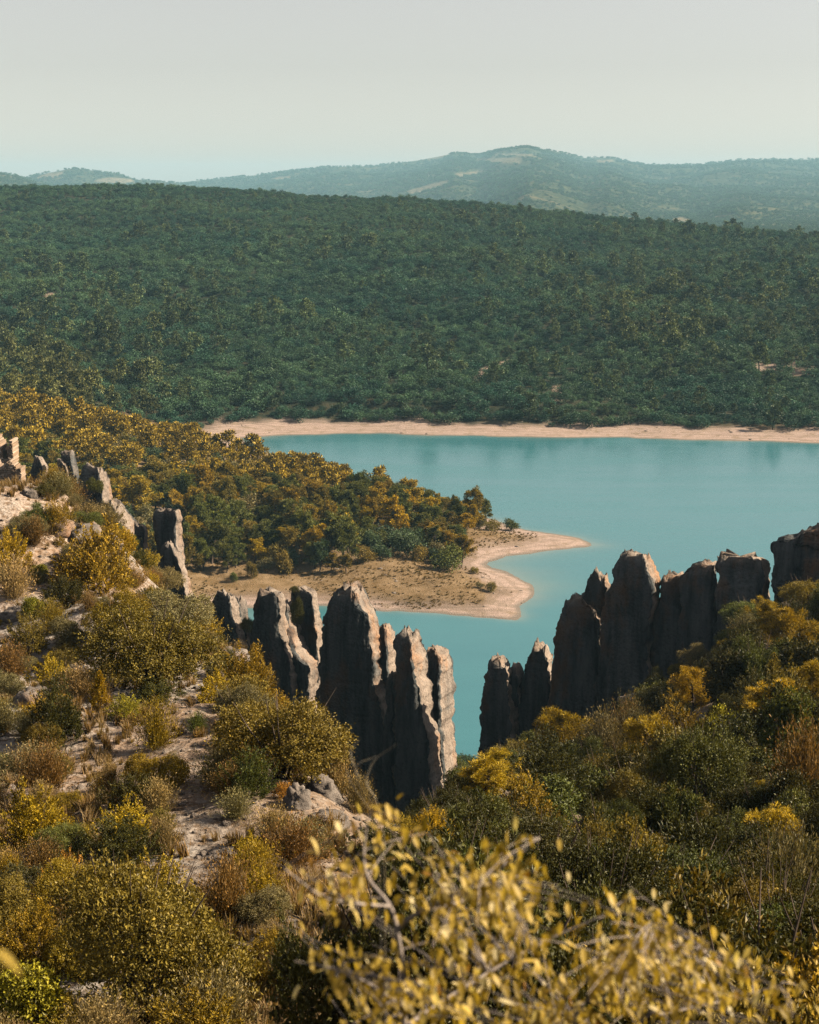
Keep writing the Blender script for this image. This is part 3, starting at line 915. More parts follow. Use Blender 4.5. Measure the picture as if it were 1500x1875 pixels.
def twig_crown(seed, n, ls):
    """dry broom: thin arching stems with few leaves"""
    rs = np.random.default_rng(seed)
    a = rs.uniform(0, 2 * math.pi, n); inc = np.abs(rs.normal(0, 0.55, n))
    d = np.stack([np.sin(inc) * np.cos(a), np.sin(inc) * np.sin(a), np.cos(inc)], -1)
    L = rs.uniform(0.45, 0.9, n) * (1 - 0.25 * inc)
    root = np.stack([rs.normal(0, 0.09, n), rs.normal(0, 0.09, n), np.zeros(n)], -1)
    s = unit(rs, n) * 0.12
    VV, FF, RR, o = [], [], [], 0
    for f0, f1 in ((0.05, 0.6), (0.5, 1.0)):
        A = d + s * f0 + np.array([0, 0, -0.25 * (f0 > 0.3)])
        V, f, r_ = leaves(root + d * (L * f0)[:, None], A * 1.0, unit(rs, n), 1.0, 0.012, rs, 0)
        # exact lengths for the stems
        V = V.reshape(n, 4, 3)
        b = V[:, 0:1]
        V = b + (V - b) * ((L * (f1 - f0))[:, None, None] / (np.linalg.norm(V[:, 2] - V[:, 0], axis=1)[:, None, None] + 1e-9)) * np.array([1, 1, 1])
        VV.append(V.reshape(-1, 3)); FF.append(f + o); RR.append(r_ * 0.6); o += n * 4
    m = n * 5
    k = rs.integers(0, n, m); t = rs.uniform(0.45, 1.05, m)
    P = root[k] + d[k] * (L[k] * t)[:, None] + rs.normal(0, 0.012, (m, 3))
    P[:, 2] = np.maximum(P[:, 2], 0.01)
    V, f, r_ = leaves(P, d[k] + unit(rs, m) * 0.7, unit(rs, m), ls, ls * 0.35, rs)
    VV.append(V); FF.append(f + o); RR.append(r_)
    return np.vstack(VV), np.vstack(FF), np.concatenate(RR)

def tube(pts, rad, seg=6):
    pts = np.asarray(pts, float); rad = np.asarray(rad, float)
    n = len(pts)
    tg = np.gradient(pts, axis=0)
    tg /= np.linalg.norm(tg, axis=1, keepdims=True) + 1e-9
    ref = np.array([0.31, 0.95, 0.05])
    b = np.cross(tg, ref); b /= np.linalg.norm(b, axis=1, keepdims=True) + 1e-9
    c = np.cross(tg, b)
    th = np.linspace(0, 2 * math.pi, seg, endpoint=False)
    V = pts[:, None] + rad[:, None, None] * (np.cos(th)[None, :, None] * b[:, None] + np.sin(th)[None, :, None] * c[:, None])
    q = grid_faces(n, seg, True)
    return V.reshape(-1, 3), np.concatenate([q[:, [0, 1, 2]], q[:, [0, 2, 3]]])

def join(parts):
    Vs, Fs, o = [], [], 0
    for V, f in parts:
        Vs.append(V); Fs.append(f + o); o += len(V)
    return np.vstack(Vs), np.vstack(Fs)

def pine_tree(seed, puffs, blades, bl, bw, seg=6, slim=1.0, ht=1.0):
    """Aleppo pine, height 1: bare lower trunk, uneven limbs, needle puffs; returns trunk and crown geometry"""
    rs = np.random.default_rng(seed)
    lean = rs.normal(0, 0.05, 2)
    tz = np.linspace(-0.04, 0.9, 8)
    tp = np.stack([lean[0] * tz + 0.015 * np.sin(tz * 7 + seed), lean[1] * tz + 0.015 * np.cos(tz * 6 + seed), tz * ht], -1)
    parts = [tube(tp, 0.028 * (1 - 0.85 * np.clip(tz, 0, 1)) + 0.003, seg)]
    nl = max(9, puffs // 5)
    centres, prad = [], []
    for i in range(nl):
        f = 0.26 + 0.66 * (i + rs.random() * 0.7) / nl
        a = i * 2.4 + rs.normal(0, 0.5)
        R = slim * (0.36 * math.sin(min(1.0, (1.06 - f) * 1.5) * math.pi / 2) + 0.03) * rs.uniform(0.6, 1.15)
        b0 = np.array([np.interp(f, tz, tp[:, 0]), np.interp(f, tz, tp[:, 1]), f * ht])
        e = b0 + np.array([math.cos(a) * R, math.sin(a) * R, R * rs.uniform(0.15, 0.6)])
        mid = (b0 + e) / 2 + np.array([0, 0, -0.02])
        parts.append(tube([b0, mid, e], [0.009, 0.006, 0.003], 4))
        for j in range(max(2, puffs // nl)):
            t = rs.uniform(0.35, 1.08)
            c = b0 + (e - b0) * t + rs.normal(0, 0.045, 3) * np.array([slim, slim, 0.8])
            centres.append(c); prad.append(rs.uniform(0.045, 0.085))
    for j in range(max(3, puffs // 9)):
        centres.append(np.array([tp[-1, 0] + rs.normal(0, 0.05), tp[-1, 1] + rs.normal(0, 0.05), ht * rs.uniform(0.86, 0.97)])); prad.append(0.055)
    C = np.array(centres); Rr = np.array(prad)
    k = np.repeat(np.arange(len(C)), blades)
    d = unit(rs, len(k)); d[:, 2] = d[:, 2] * 0.8 + 0.25
    d /= np.linalg.norm(d, axis=1, keepdims=True)
    P = C[k] + d * (Rr[k] * rs.uniform(0.15, 0.95, len(k)))[:, None]
    cr = leaves(P, d + unit(rs, len(k)) * 0.45 + np.array([0, 0, 0.25]), unit(rs, len(k)), bl, bw, rs, 0.1)
    return join(parts), cr

def stems(seed, n=13, h=0.62, spread=0.42):
    rs = np.random.default_rng(seed)
    parts = []
    for i in range(n):
        a = rs.uniform(0, 6.28); s = rs.uniform(0.3, 1) * spread
        z = np.linspace(-0.06, h * rs.uniform(0.7, 1.1), 5)
        f = np.clip(z / h, 0, 1)
        parts.append(tube(np.stack([0.03 * math.cos(a) + s * f ** 1.3 * math.cos(a), 0.03 * math.sin(a) + s * f ** 1.3 * math.sin(a), z], -1), 0.013 * (1 - 0.88 * f), 5))
    return join(parts)

def lm(name, g, mat):
    return mesh_np(name, g[0], g[1], mat, {'rnd': g[2]})
def wm(name, g):
    return mesh_np(name, g[0], g[1], M_BARK, None, True)

KIND = {}
KIND['oak'] = [(lm('foliage', oak_crown(200 + i, 26000, 0.0185, 17 + i % 3 * 4, 0.62 + 0.07 * (i % 3), 0.385, per=11, gap=0.1), M_LEAF), wm('stems', stems(300 + i))) for i in range(6)]
KIND['leafy'] = [(lm('foliage', oak_crown(230 + i, 8000, 0.040, 16, 0.8, 0.30, 7), M_LEAF), wm('stems', stems(330 + i))) for i in range(4)]
KIND['juniper'] = [(lm('foliage', sprig_crown(260 + i, 330, 30, 0.035), M_LEAF), wm('stems', stems(340 + i, 8, 0.4))) for i in range(5)]
KIND['spire'] = [(lm('foliage', sprig_crown(280 + i, 300, 30, 0.04, 'cone'), M_LEAF), wm('stems', stems(350 + i, 5, 0.8, 0.1))) for i in range(2)]
KIND['broom'] = [(lm('foliage', twig_crown(290 + i, 700, 0.04), M_LEAF), wm('stems', stems(360 + i, 6, 0.3))) for i in range(4)]
def _pines(s0, n, *a, **k):
    r_ = []
    for i in range(n):
        t, c = pine_tree(s0 + i, *a, **k)
        r_.append((lm('crown', c, M_LEAF), wm('trunk', t)))
    return r_
KIND['pine'] = _pines(400, 4, 100, 170, 0.046, 0.0065)
KIND['grove_pine'] = _pines(420, 6, 80, 105, 0.055, 0.015, 5, 0.92)
KIND['grove_oak'] = [(lm('crown', oak_crown(440 + i, 2000, 0.06, 10, 0.85, 0.3, 6), M_LEAF), wm('trunk', stems(445 + i, 3, 0.45, 0.15))) for i in range(4)]

# the unlinked patterns of the far wood (drawn as one mass)
PAT = bpy.data.collections.new('wood_patterns')
def pattern(coll, name, geo, mat, extra=None):
    V, f, r_ = geo
    if extra is not None:
        f = np.vstack([f, extra[1] + len(V)]); V = np.vstack([V, extra[0]]); r_ = np.concatenate([r_, np.full(len(extra[0]), 0.0)])
    o = bpy.data.objects.new(name, mesh_np(name, V, f, mat, {'rnd': r_}))
    coll.objects.link(o)
for i in range(5):
    pattern(PAT, 'a_oak_%d' % i, oak_crown(460 + i, 700, 0.082, 9, 0.85, 0.3, 4), M_WOOD)
for i in range(3):
    t, c = pine_tree(470 + i, 36, 22, 0.10, 0.04, 4, 0.95)
    pattern(PAT, 'b_pine_%d' % i, c, M_WOOD, t)
TUFT = bpy.data.collections.new('tuft_patterns')
def tuft(seed, n=55, w=0.012):
    rs = np.random.default_rng(seed)
    a = rs.uniform(0, 6.28, n); inc = np.abs(rs.normal(0.25, 0.3, n))
    d = np.stack([np.sin(inc) * np.cos(a), np.sin(inc) * np.sin(a), np.cos(inc)], -1)
    root = np.stack([rs.normal(0, 0.05, n), rs.normal(0, 0.05, n), np.zeros(n)], -1)
    L = rs.uniform(0.25, 0.6, n)[:, None]
    side = np.cross(d, [0, 0, 1.0]) + 1e-4; side /= np.linalg.norm(side, axis=1, keepdims=True)
    drop = np.stack([d[:, 0], d[:, 1], -0.5 * np.ones(n)], -1) * (0.35 * rs.random(n))[:, None]
    m_ = root + d * L * 0.6; t = root + (d + drop) * L
    V = np.stack([root - side * w, root + side * w, m_ + side * w * .8, m_ - side * w * .8, t], 1).reshape(-1, 3)
    b = np.arange(n)[:, None] * 5
    f = np.concatenate([b + [[0, 1, 2]], b + [[0, 2, 3]], b + [[3, 2, 4]]])
    return V, f, np.repeat(rs.random(n), 5)
for i in range(4):
    pattern(TUFT, 'tuft_%d' % i, tuft(500 + i), M_GRASS)
PEB = bpy.data.collections.new('stone_patterns')
for i in range(4):
    V, q = boulder_mesh(520 + i, 0.5, 0.42, 0.3)
    V = V.reshape(22, 34, 3)[::3, ::4].reshape(-1, 3)
    o = bpy.data.objects.new('pebble_%d' % i, mesh_np('pebble', V, grid_faces(8, 9, True), M_PALE, {'fresh': np.full(len(V), 0.8)}, True))
    PEB.objects.link(o)

def scatter(name, P, scale, rot, idx, col, coll, label, cat=None):
    """one object of kind stuff: a point cloud that carries a copy of a pattern at every point"""
    n = len(P)
    me = bpy.data.meshes.new(name)
    me.vertices.add(n)
    me.vertices.foreach_set('co', np.asarray(P, np.float32).ravel())
    for an, ty, av, key in (('scl', 'FLOAT_VECTOR', scale, 'vector'), ('rot', 'FLOAT_VECTOR', rot, 'vector'), ('tcol', 'FLOAT_COLOR', col, 'color')):
        a = me.attributes.new(an, ty, 'POINT')
        a.data.foreach_set(key, np.asarray(av, np.float32).ravel())
    a = me.attributes.new('idx', 'INT', 'POINT')
    a.data.foreach_set('value', np.asarray(idx, np.int32))
    o = link(name, me)
    ng = bpy.data.node_groups.new(name, 'GeometryNodeTree')
    ng.interface.new_socket('Geometry', in_out='INPUT', socket_type='NodeSocketGeometry')
    ng.interface.new_socket('Geometry', in_out='OUTPUT', socket_type='NodeSocketGeometry')
    gi, go = ng.nodes.new('NodeGroupInput'), ng.nodes.new('NodeGroupOutput')
    ip = ng.nodes.new('GeometryNodeInstanceOnPoints')
    ci = ng.nodes.new('GeometryNodeCollectionInfo')
    ci.inputs['Collection'].default_value = coll
    ci.inputs['Separate Children'].default_value = True
    ci.inputs['Reset Children'].default_value = True
    ip.inputs['Pick Instance'].default_value = True
    def att(nm, ty):
        q = ng.nodes.new('GeometryNodeInputNamedAttribute'); q.data_type = ty; q.inputs['Name'].default_value = nm
        return [s for s in q.outputs if s.enabled and s.name == 'Attribute'][0]
    L = ng.links.new
    L(gi.outputs[0], ip.inputs['Points']); L(ci.outputs[0], ip.inputs['Instance'])
    L(att('idx', 'INT'), ip.inputs['Instance Index'])
    L(att('scl', 'FLOAT_VECTOR'), ip.inputs['Scale'])
    er = ng.nodes.new('FunctionNodeEulerToRotation')
    L(att('rot', 'FLOAT_VECTOR'), er.inputs[0]); L(er.outputs[0], ip.inputs['Rotation'])
    L(ip.outputs[0], go.inputs[0])
    md = o.modifiers.new('scatter', 'NODES'); md.node_group = ng
    o['kind'] = 'stuff'
    o['label'] = label
    if cat: o['category'] = cat
    return o
# ------------------------------------------------------------------ plants: placing
DIM = {'oak': (0.95, 0.66), 'leafy': (0.95, 0.74), 'juniper': (0.95, 0.82), 'spire': (0.68, 1.35), 'broom': (0.95, 0.72), 'pine': (0.74, 1.0), 'grove_pine': (0.72, 1.0), 'grove_oak': (0.92, 0.78)}
NAMES = {'oak': 'oak_bush', 'leafy': 'leafy_bush', 'juniper': 'juniper_bush', 'spire': 'juniper_tree', 'broom': 'broom_bush', 'pine': 'pine_tree', 'grove_pine': 'pine_tree', 'grove_oak': 'oak_tree'}
CATS = {'oak': 'bush', 'leafy': 'bush', 'juniper': 'bush', 'spire': 'tree', 'broom': 'bush', 'pine': 'tree', 'grove_pine': 'tree', 'grove_oak': 'tree'}
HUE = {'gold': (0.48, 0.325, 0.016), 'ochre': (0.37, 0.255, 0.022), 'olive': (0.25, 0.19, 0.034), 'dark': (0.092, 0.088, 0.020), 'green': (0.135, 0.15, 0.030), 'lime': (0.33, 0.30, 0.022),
       'brown': (0.31, 0.18, 0.055), 'grey': (0.27, 0.225, 0.095), 'orange': (0.44, 0.19, 0.02), 'straw': (0.43, 0.30, 0.12), 'teal': (0.08, 0.12, 0.055)}
prs = random.Random(99)
PLACED = []
HERO = []
WORD = {'gold': 'golden', 'ochre': 'ochre', 'olive': 'olive', 'dark': 'dark', 'green': 'green', 'lime': 'yellow-green', 'brown': 'brown', 'grey': 'greyish', 'orange': 'orange', 'straw': 'straw-coloured', 'teal': 'blue-green'}

def beside(kind_words, hue, u, v, size):
    """words that find a small plant by the nearest remarkable thing"""
    d, hu_, hv_, short = min(((a - u) ** 2 + ((b - v) * 1.3) ** 2, a, b, s_) for a, b, s_ in HERO)
    du, dv = u - hu_, v - hv_
    rel = ('right of' if du > 0 else 'left of') if abs(du) > abs(dv) else ('below' if dv > 0 else 'above')
    if d > 110 ** 2: rel = 'some way ' + rel
    return ' '.join((size + ' ' + WORD[hue] + ' ' + kind_words + ' ' + rel + ' the ' + short).split()[:16])

def plant(kind, x, y, z, w, h, hue, label, group, var=None):
    ms = KIND[kind]
    crown, wood = ms[prs.randrange(len(ms)) if var is None else var % len(ms)]
    dw, dh = DIM[kind]
    o = bpy.data.objects.new(NAMES[kind], None)
    COL.objects.link(o)
    o.empty_display_size = 0.2
    o.location = (x, y, z - 0.04 * h)
    o.rotation_euler = (prs.gauss(0, 0.09), prs.gauss(0, 0.09), prs.uniform(0, 6.283))
    o.scale = (w / dw * prs.uniform(.85, 1.15), w / dw * prs.uniform(.85, 1.15), h / dh * prs.uniform(.95, 1.1))
    j = prs.uniform(0.75, 1.25) * (0.74 if group and 'right-hand thicket' in group and kind != 'pine' else 1.0); k = prs.uniform(0.92, 1.08)  # right-hand thicket darkened in its colour to stand for the slope's deep shade
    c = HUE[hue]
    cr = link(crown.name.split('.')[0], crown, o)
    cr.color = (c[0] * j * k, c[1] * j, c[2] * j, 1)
    link(wood.name.split('.')[0], wood, o)
    tag(o, label, CATS[kind], group)
    PLACED.append((x, y, w))
    return o

def plant_px(kind, u, v, wpx, hpx, hue, label, group=None, var=None):
    x, y, z = on_ground(u, v)
    d = math.sqrt(x * x + y * y + (H - z) ** 2) / F
    sw_ = label.split()
    for stop in ('at', 'above', 'below', 'left', 'right', 'on', 'in', 'under', 'behind', 'beside', 'with', 'before', 'between', 'just', 'among', 'against', 'by', 'joined', 'standing', 'cut'):
        if stop in sw_[2:]: sw_ = sw_[:2 + sw_[2:].index(stop)]
    if len(sw_) <= 6: HERO.append((u, v - hpx / 2, ' '.join(sw_)))
    return plant(kind, x, y, z, wpx * d, hpx * d, hue, label, group, var)

GL = 'bushes on the stony left-hand slope'
for a in [
    ('juniper', 15, 1040, 95, 78, 'gold', 'golden rounded bush cut by the left edge above the twiggy bush'),
    ('broom', 62, 1003, 62, 46, 'brown', 'brown dry bush left of the large golden bush under the rock ledges'),
    ('oak', 72, 972, 64, 44, 'green', 'dark green bush against the rock ledges under the pinnacles'),
    ('juniper', 178, 1080, 150, 125, 'ochre', 'large golden bush below the rock ledges under the pinnacles'),
    ('juniper', 215, 1010, 70, 50, 'gold', 'small golden bush just under the rock ledges, right of the large one'),
    ('leafy', 75, 1058, 42, 24, 'lime', 'small bright yellow bush on bare pale rock'),
    ('broom', 28, 1098, 86, 66, 'straw', 'twiggy straw-coloured bush at the left edge above a bare rock patch'),
    ('juniper', 118, 1112, 84, 66, 'dark', 'dark bush in front of the large golden bush'),
    ('leafy', 65, 1135, 50, 46, 'lime', 'small yellow-green bush by the bare rock patch near the left edge'),
    ('broom', 98, 1165, 66, 60, 'ochre', 'ochre dry bush on the upper stony slope left of the big shaded oak'),
    ('oak', 280, 1262, 225, 165, 'olive', 'big oak bush with a deeply shaded front in the middle of the left slope', 1),
    ('oak', 318, 1160, 130, 84, 'grey', 'greyish oak bush just behind the big shaded one'),
    ('oak', 215, 1165, 110, 80, 'ochre', 'ochre oak bush on the left shoulder of the big shaded one'),
    ('juniper', 55, 1205, 90, 70, 'olive', 'olive tufted bush at the upper left above the flat bare rock'),
    ('broom', 20, 1245, 80, 60, 'brown', 'brown bush at the left edge above the flat bare rock'),
    ('juniper', 108, 1372, 108, 145, 'dark', 'tall dark bush left of the small golden spire'),
    ('oak', 80, 1385, 70, 60, 'olive', 'low olive bush at the foot of the tall dark bush'),
    ('spire', 182, 1300, 52, 82, 'gold', 'small golden spire-shaped juniper before the big shaded oak'),
    ('juniper', 228, 1322, 74, 48, 'lime', 'yellow-olive low bush right of the small golden spire'),
    ('broom', 285, 1372, 95, 80, 'ochre', 'ochre twiggy bush below the big shaded oak'),
    ('broom', 50, 1425, 120, 56, 'grey', 'grey low bush above the golden bush at the left edge'),
    ('oak', 98, 1435, 70, 50, 'olive', 'small olive bush right of the grey low bush'),
    ('juniper', 238, 1490, 98, 88, 'dark', 'dark fan-shaped bush beside the stony path'),
    ('broom', 200, 1455, 60, 55, 'straw', 'pale dry bush left of the dark fan-shaped bush'),
    ('juniper', 62, 1555, 145, 135, 'gold', 'large golden-green bush at the left edge above the grey boulder'),
    ('oak', 115, 1500, 70, 60, 'ochre', 'ochre bush behind the large golden-green one at the left edge'),
    ('broom', 322, 1420, 38, 40, 'grey', 'small grey cushion bush on the stony slab'),
    ('juniper', 225, 1590, 140, 105, 'dark', 'dark spiky bush above the big oak bush at lower left'),
    ('broom', 300, 1560, 70, 60, 'straw', 'straw-coloured bush at the left side of the stony path'),
    ('juniper', 395, 1190, 90, 74, 'dark', 'dark bush in front of the double-toothed fin'),
    ('juniper', 432, 1215, 60, 60, 'dark', 'small dark bush between the double-toothed fin and the golden bush'),
    ('juniper', 450, 1276, 120, 100, 'ochre', 'golden-olive bush on the brow before the broad grey fin'),
    ('juniper', 395, 1285, 80, 60, 'gold', 'golden low bush left of the golden-olive bush on the brow'),
    ('oak', 515, 1425, 232, 165, 'olive', 'big dense oak bush on the brow below the central fins', 0),
    ('oak', 448, 1345, 120, 95, 'grey', 'pale olive oak bush joined to the upper left of the big dense one'),
    ('juniper', 455, 1462, 100, 92, 'green', 'green upright bush below the left end of the big dense oak'),
    ('juniper', 522, 1462, 48, 32, 'orange', 'small orange bush on the pale rock under the big dense oak'),
    ('broom', 362, 1342, 46, 40, 'green', 'small green broom standing alone on the bare slope'),
    ('broom', 418, 1462, 90, 60, 'brown', 'brown dry bush left of the green upright bush'),
    ('broom', 430, 1500, 80, 46, 'grey', 'grey dry bush right of the stony path'),
    ('broom', 505, 1545, 110, 66, 'straw', 'straw and grey bush in the hollow below the pale rocks'),
    ('broom', 560, 1572, 110, 62, 'grey', 'grey-olive bush left of the first twig of the leafy branch'),
    ('broom', 405, 1692, 130, 122, 'brown', 'wide brown broom bush below the end of the stony path'),
    ('juniper', 468, 1675, 84, 78, 'gold', 'golden bush at the right side of the wide brown broom'),
    ('juniper', 455, 1580, 80, 56, 'gold', 'golden low bush right of the broad flat rock'),
    ('oak', 245, 1860, 340, 265, 'olive', 'biggest oak bush, at lower left', 2),
    ('juniper', 555, 1835, 115, 165, 'dark', 'dark upright bush behind the leafy branch at the bottom'),
    ('juniper', 692, 1592, 115, 90, 'dark', 'dark bush behind the topmost twig of the leafy branch'),
    ('juniper', 790, 1545, 84, 66, 'gold', 'golden bush at the end of the brow right of the topmost twig'),
    ('juniper', 745, 1535, 60, 50, 'ochre', 'ochre bush at the end of the brow below the sunlit pillar'),
    ('leafy', 45, 1895, 170, 130, 'lime', 'yellow-green bush in the lower left corner'),
    ('juniper', 120, 1665, 100, 95, 'orange', 'orange-brown bush right of the grey boulder at the left edge'),
    ('juniper', 50, 1780, 150, 120, 'ochre', 'ochre-green bush below the grey boulder at the left edge'),
    ('broom', 75, 1610, 100, 70, 'brown', 'brown bush between the grey boulder and the large golden-green bush'),
    ('oak', 370, 1790, 90, 110, 'olive', 'olive bush at the right side of the biggest oak bush'),
    ('broom', 640, 1850, 110, 90, 'brown', 'brown tangled bush under the leafy branch at the bottom'),
    ('broom', 620, 1462, 80, 92, 'straw', 'tall clump of dry grass on the brow before the central fins'),
    ('broom', 655, 1490, 70, 60, 'straw', 'lower clump of dry grass at the right end of the brow'),
    ('oak', 545, 1140, 30, 50, 'dark', None)]:
    if a[6] is None:
        continue
    plant_px(*a[:7], GL, a[7] if len(a) > 7 else None)

GR = 'trees and bushes on the right-hand slope'
for a in [
    ('pine', 1028, 1428, 112, 134, 'gold', 'tallest golden pine in front of the right-hand fins', 0),
    ('pine', 888, 1492, 104, 104, 'gold', 'golden pine below the water gap', 1),
    ('oak', 930, 1425, 105, 66, 'olive', 'olive oak bush between the two golden pines by the water gap'),
    ('oak', 822, 1452, 92, 74, 'green', 'green oak bush at the foot of the pillar left of the water gap'),
    ('oak', 860, 1425, 66, 44, 'teal', 'blue-green oak bush right under the water gap'),
    ('pine', 1268, 1326, 76, 92, 'gold', 'golden fan-shaped pine below the low knobbly fin', 2),
    ('oak', 1215, 1252, 60, 44, 'grey', 'round grey-olive bush right at the foot of the highest right-hand fin'),
    ('oak', 1282, 1230, 70, 46, 'grey', 'round grey-olive bush under the narrow-crested fin'),
    ('oak', 1302, 1255, 66, 46, 'olive', 'olive bush just below the round grey-olive one under the narrow-crested fin'),
    ('oak', 1372, 1162, 92, 66, 'green', 'spreading green oak at the foot of the flat-topped fin'),
    ('pine', 1400, 1170, 66, 66, 'gold', 'small golden pine behind the spreading green oak'),
    ('pine', 1450, 1236, 92, 112, 'gold', 'broad golden pine near the right edge', 3),
    ('spire', 1415, 1278, 44, 92, 'ochre', 'narrow golden spire beside the broad golden pine'),
    ('oak', 1478, 1120, 90, 60, 'ochre', 'ochre oak bush at the right edge under the big dark fin'),
    ('oak', 1490, 1190, 70, 60, 'green', 'dark oak bush at the right edge behind the broad golden pine'),
    ('leafy', 1320, 1385, 110, 90, 'lime', 'bright yellow-green bush in the middle of the right slope'),
    ('leafy', 1260, 1400, 80, 70, 'green', 'green bush left of the bright yellow-green one'),
    ('pine', 1090, 1640, 84, 100, 'ochre', 'small golden pine above the leafy branch', 1),
    ('broom', 1380, 1440, 100, 70, 'brown', 'brown dry bush below the bright yellow-green one'),
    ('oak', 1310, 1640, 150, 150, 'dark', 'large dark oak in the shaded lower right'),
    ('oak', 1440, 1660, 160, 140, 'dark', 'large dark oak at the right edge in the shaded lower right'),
    ('oak', 1190, 1610, 120, 110, 'olive', 'olive oak left of the large dark oak'),
    ('leafy', 1270, 1790, 90, 100, 'lime', 'pale leafy bush just above the right end of the leafy branch'),
    ('leafy', 1010, 1520, 130, 90, 'green', 'green oak bush below the tallest golden pine')]:
    plant_px(*a[:7], GR, a[7] if len(a) > 7 else None)

def visible(x, y, z, steps=48):
    f = np.linspace(0.08, 0.985, steps)
    X, Y = x[:, None] * f, y[:, None] * f
    Z = H + (z[:, None] - H) * f
    g = ground_h(X.ravel(), Y.ravel())[0].reshape(X.shape)
    return (g < Z + 0.15).all(1)

def thin(x, y, rad, keep0=(), lim=None):
    """greedy spacing of random points"""
    cell = {}
    out = []
    R = max(rad) if hasattr(rad, '__len__') else rad
    for px_, py_, w_ in keep0:
        cell.setdefault((int(px_ // R), int(py_ // R)), []).append((px_, py_, w_ * 0.42))
    for i in range(len(x)):
        ri = rad[i] if hasattr(rad, '__len__') else rad
        cx, cy = int(x[i] // R), int(y[i] // R)
        ok = True
        for a in (-1, 0, 1):
            for b in (-1, 0, 1):
                for (qx, qy, qr) in cell.get((cx + a, cy + b), ()):
                    if (qx - x[i]) ** 2 + (qy - y[i]) ** 2 < (max(qr, ri) if qr else ri) ** 2:
                        ok = False
                        break
                if not ok: break
            if not ok: break
        if ok:
            cell.setdefault((cx, cy), []).append((x[i], y[i], ri))
            out.append(i)
            if lim and len(out) >= lim: break
    return np.array(out, int)

BARE = [[(0, 1105), (45, 1110), (110, 1180), (140, 1215), (60, 1225), (20, 1140)], [(30, 1240), (75, 1260), (75, 1340), (20, 1330)], [(240, 1350), (330, 1270), (390, 1265), (420, 1330), (420, 1400), (380, 1420), (440, 1490), (420, 1560), (390, 1640), (340, 1690), (290, 1650), (300, 1560), (300, 1460), (250, 1400)],
        [(340, 1270), (440, 1290), (400, 1350)], [(200, 1380), (300, 1370), (300, 1430), (220, 1440)], [(380, 1480), (520, 1500), (500, 1530), (400, 1540)], [(120, 1210), (170, 1190), (150, 1260)], [(500, 1440), (640, 1440), (650, 1500), (560, 1510)], [(400, 1700), (450, 1690), (450, 1760), (420, 1870), (400, 1870)]]
# --- small bushes between the large ones on the left slope
n = 2600
yy = 26 * np.exp(rng.random(n) * math.log(235 / 26)); xx = yy * rng.uniform(-0.30, 0.03, n)
zz = ground_z(xx, yy); uu, vv = project(xx, yy, zz)
ok = (vv > 850) & (vv < 2050) & (xx < -3 + 0.0 * yy) & visible(xx, yy, zz + 0.8)
for b in BARE: ok &= ~inside(b, uu, vv)
ok &= ~((uu < 75) & (vv < 965))
xx, yy, zz, uu, vv = [q[ok] for q in (xx, yy, zz, uu, vv)]
o_ = np.argsort(np.where((vv < 1080) & (uu < 260), 0, 1), kind='stable')
xx, yy, zz, uu, vv = [q[o_] for q in (xx, yy, zz, uu, vv)]
szz = rng.uniform(0.5, 1.5, len(xx)) * (1 + yy / 160)
sel = thin(xx, yy, szz * np.where(vv < 1080, 0.45, 0.7) + 0.1, PLACED, 190)
sm = {'broom': ('dry twiggy bush', 'small dry bushes of the left-hand slope'),
      'juniper': ('tufted bush', 'small tufted bushes of the left-hand slope'),
      'oak': ('round oak bush', 'small oak bushes of the left-hand slope')}
for i in sel:
    k = rng.choice(['broom', 'broom', 'juniper', 'juniper', 'oak'])
    h = rng.choice({'broom': ['straw', 'brown', 'ochre', 'grey'], 'juniper': ['ochre', 'olive', 'gold', 'dark', 'olive'], 'oak': ['olive', 'green', 'grey', 'ochre']}[k])
    s = szz[i]
    plant(k, xx[i], yy[i], zz[i], s * 1.25, s * rng.uniform(0.6, 1.0), h, beside(sm[k][0], h, uu[i], vv[i], 'tiny' if s < 0.9 else 'small'), sm[k][1])

# --- the thicket on the right slope
n = 5200
yy = 17 * np.exp(rng.random(n) * math.log(222 / 17)); xx = yy * rng.uniform(-0.03, 0.31, n)
zz = ground_z(xx, yy); uu, vv = project(xx, yy, zz)
ok = (vv > 1040) & (uu > 740) & visible(xx, yy, zz + 2.0) & ~((uu < 800) & (vv > 1560))
xx, yy, zz, uu, vv = [q[ok] for q in (xx, yy, zz, uu, vv)]
SKYL = np.array([(700, 1490), (740, 1488), (800, 1460), (850, 1395), (900, 1385), (980, 1325), (1080, 1315), (1150, 1272), (1190, 1235), (1250, 1205), (1310, 1190), (1360, 1110), (1430, 1090), (1500, 1065), (1700, 1000)])
szz = (1.5 + 2.6 * rng.random(len(xx)) ** 1.5) * (0.75 + yy / 300)
sel = thin(xx, yy, szz * 0.36, PLACED, 560)
n_oak = 0
HERO += [(1470, 2010, 'lower right corner of the picture'), (1180, 2000, 'right half of the blurred branch'), (1480, 1480, 'right edge, halfway down the slope'), (950, 1650, 'top of the blurred branch'), (1480, 1350, 'right edge below the broad pine'), (1330, 1530, 'middle of the shaded thicket')]
rt = {'oak': ('dense oak bush', 'oak bushes of the right-hand thicket'), 'leafy': ('broad-leaved bush', 'broad-leaved bushes of the right-hand thicket'),
      'juniper': ('tufted upright bush', 'tufted bushes of the right-hand thicket'), 'broom': ('dry bush', 'dry bushes of the right-hand thicket'),
      'pine': ('little pine', 'small pines of the right-hand thicket')}
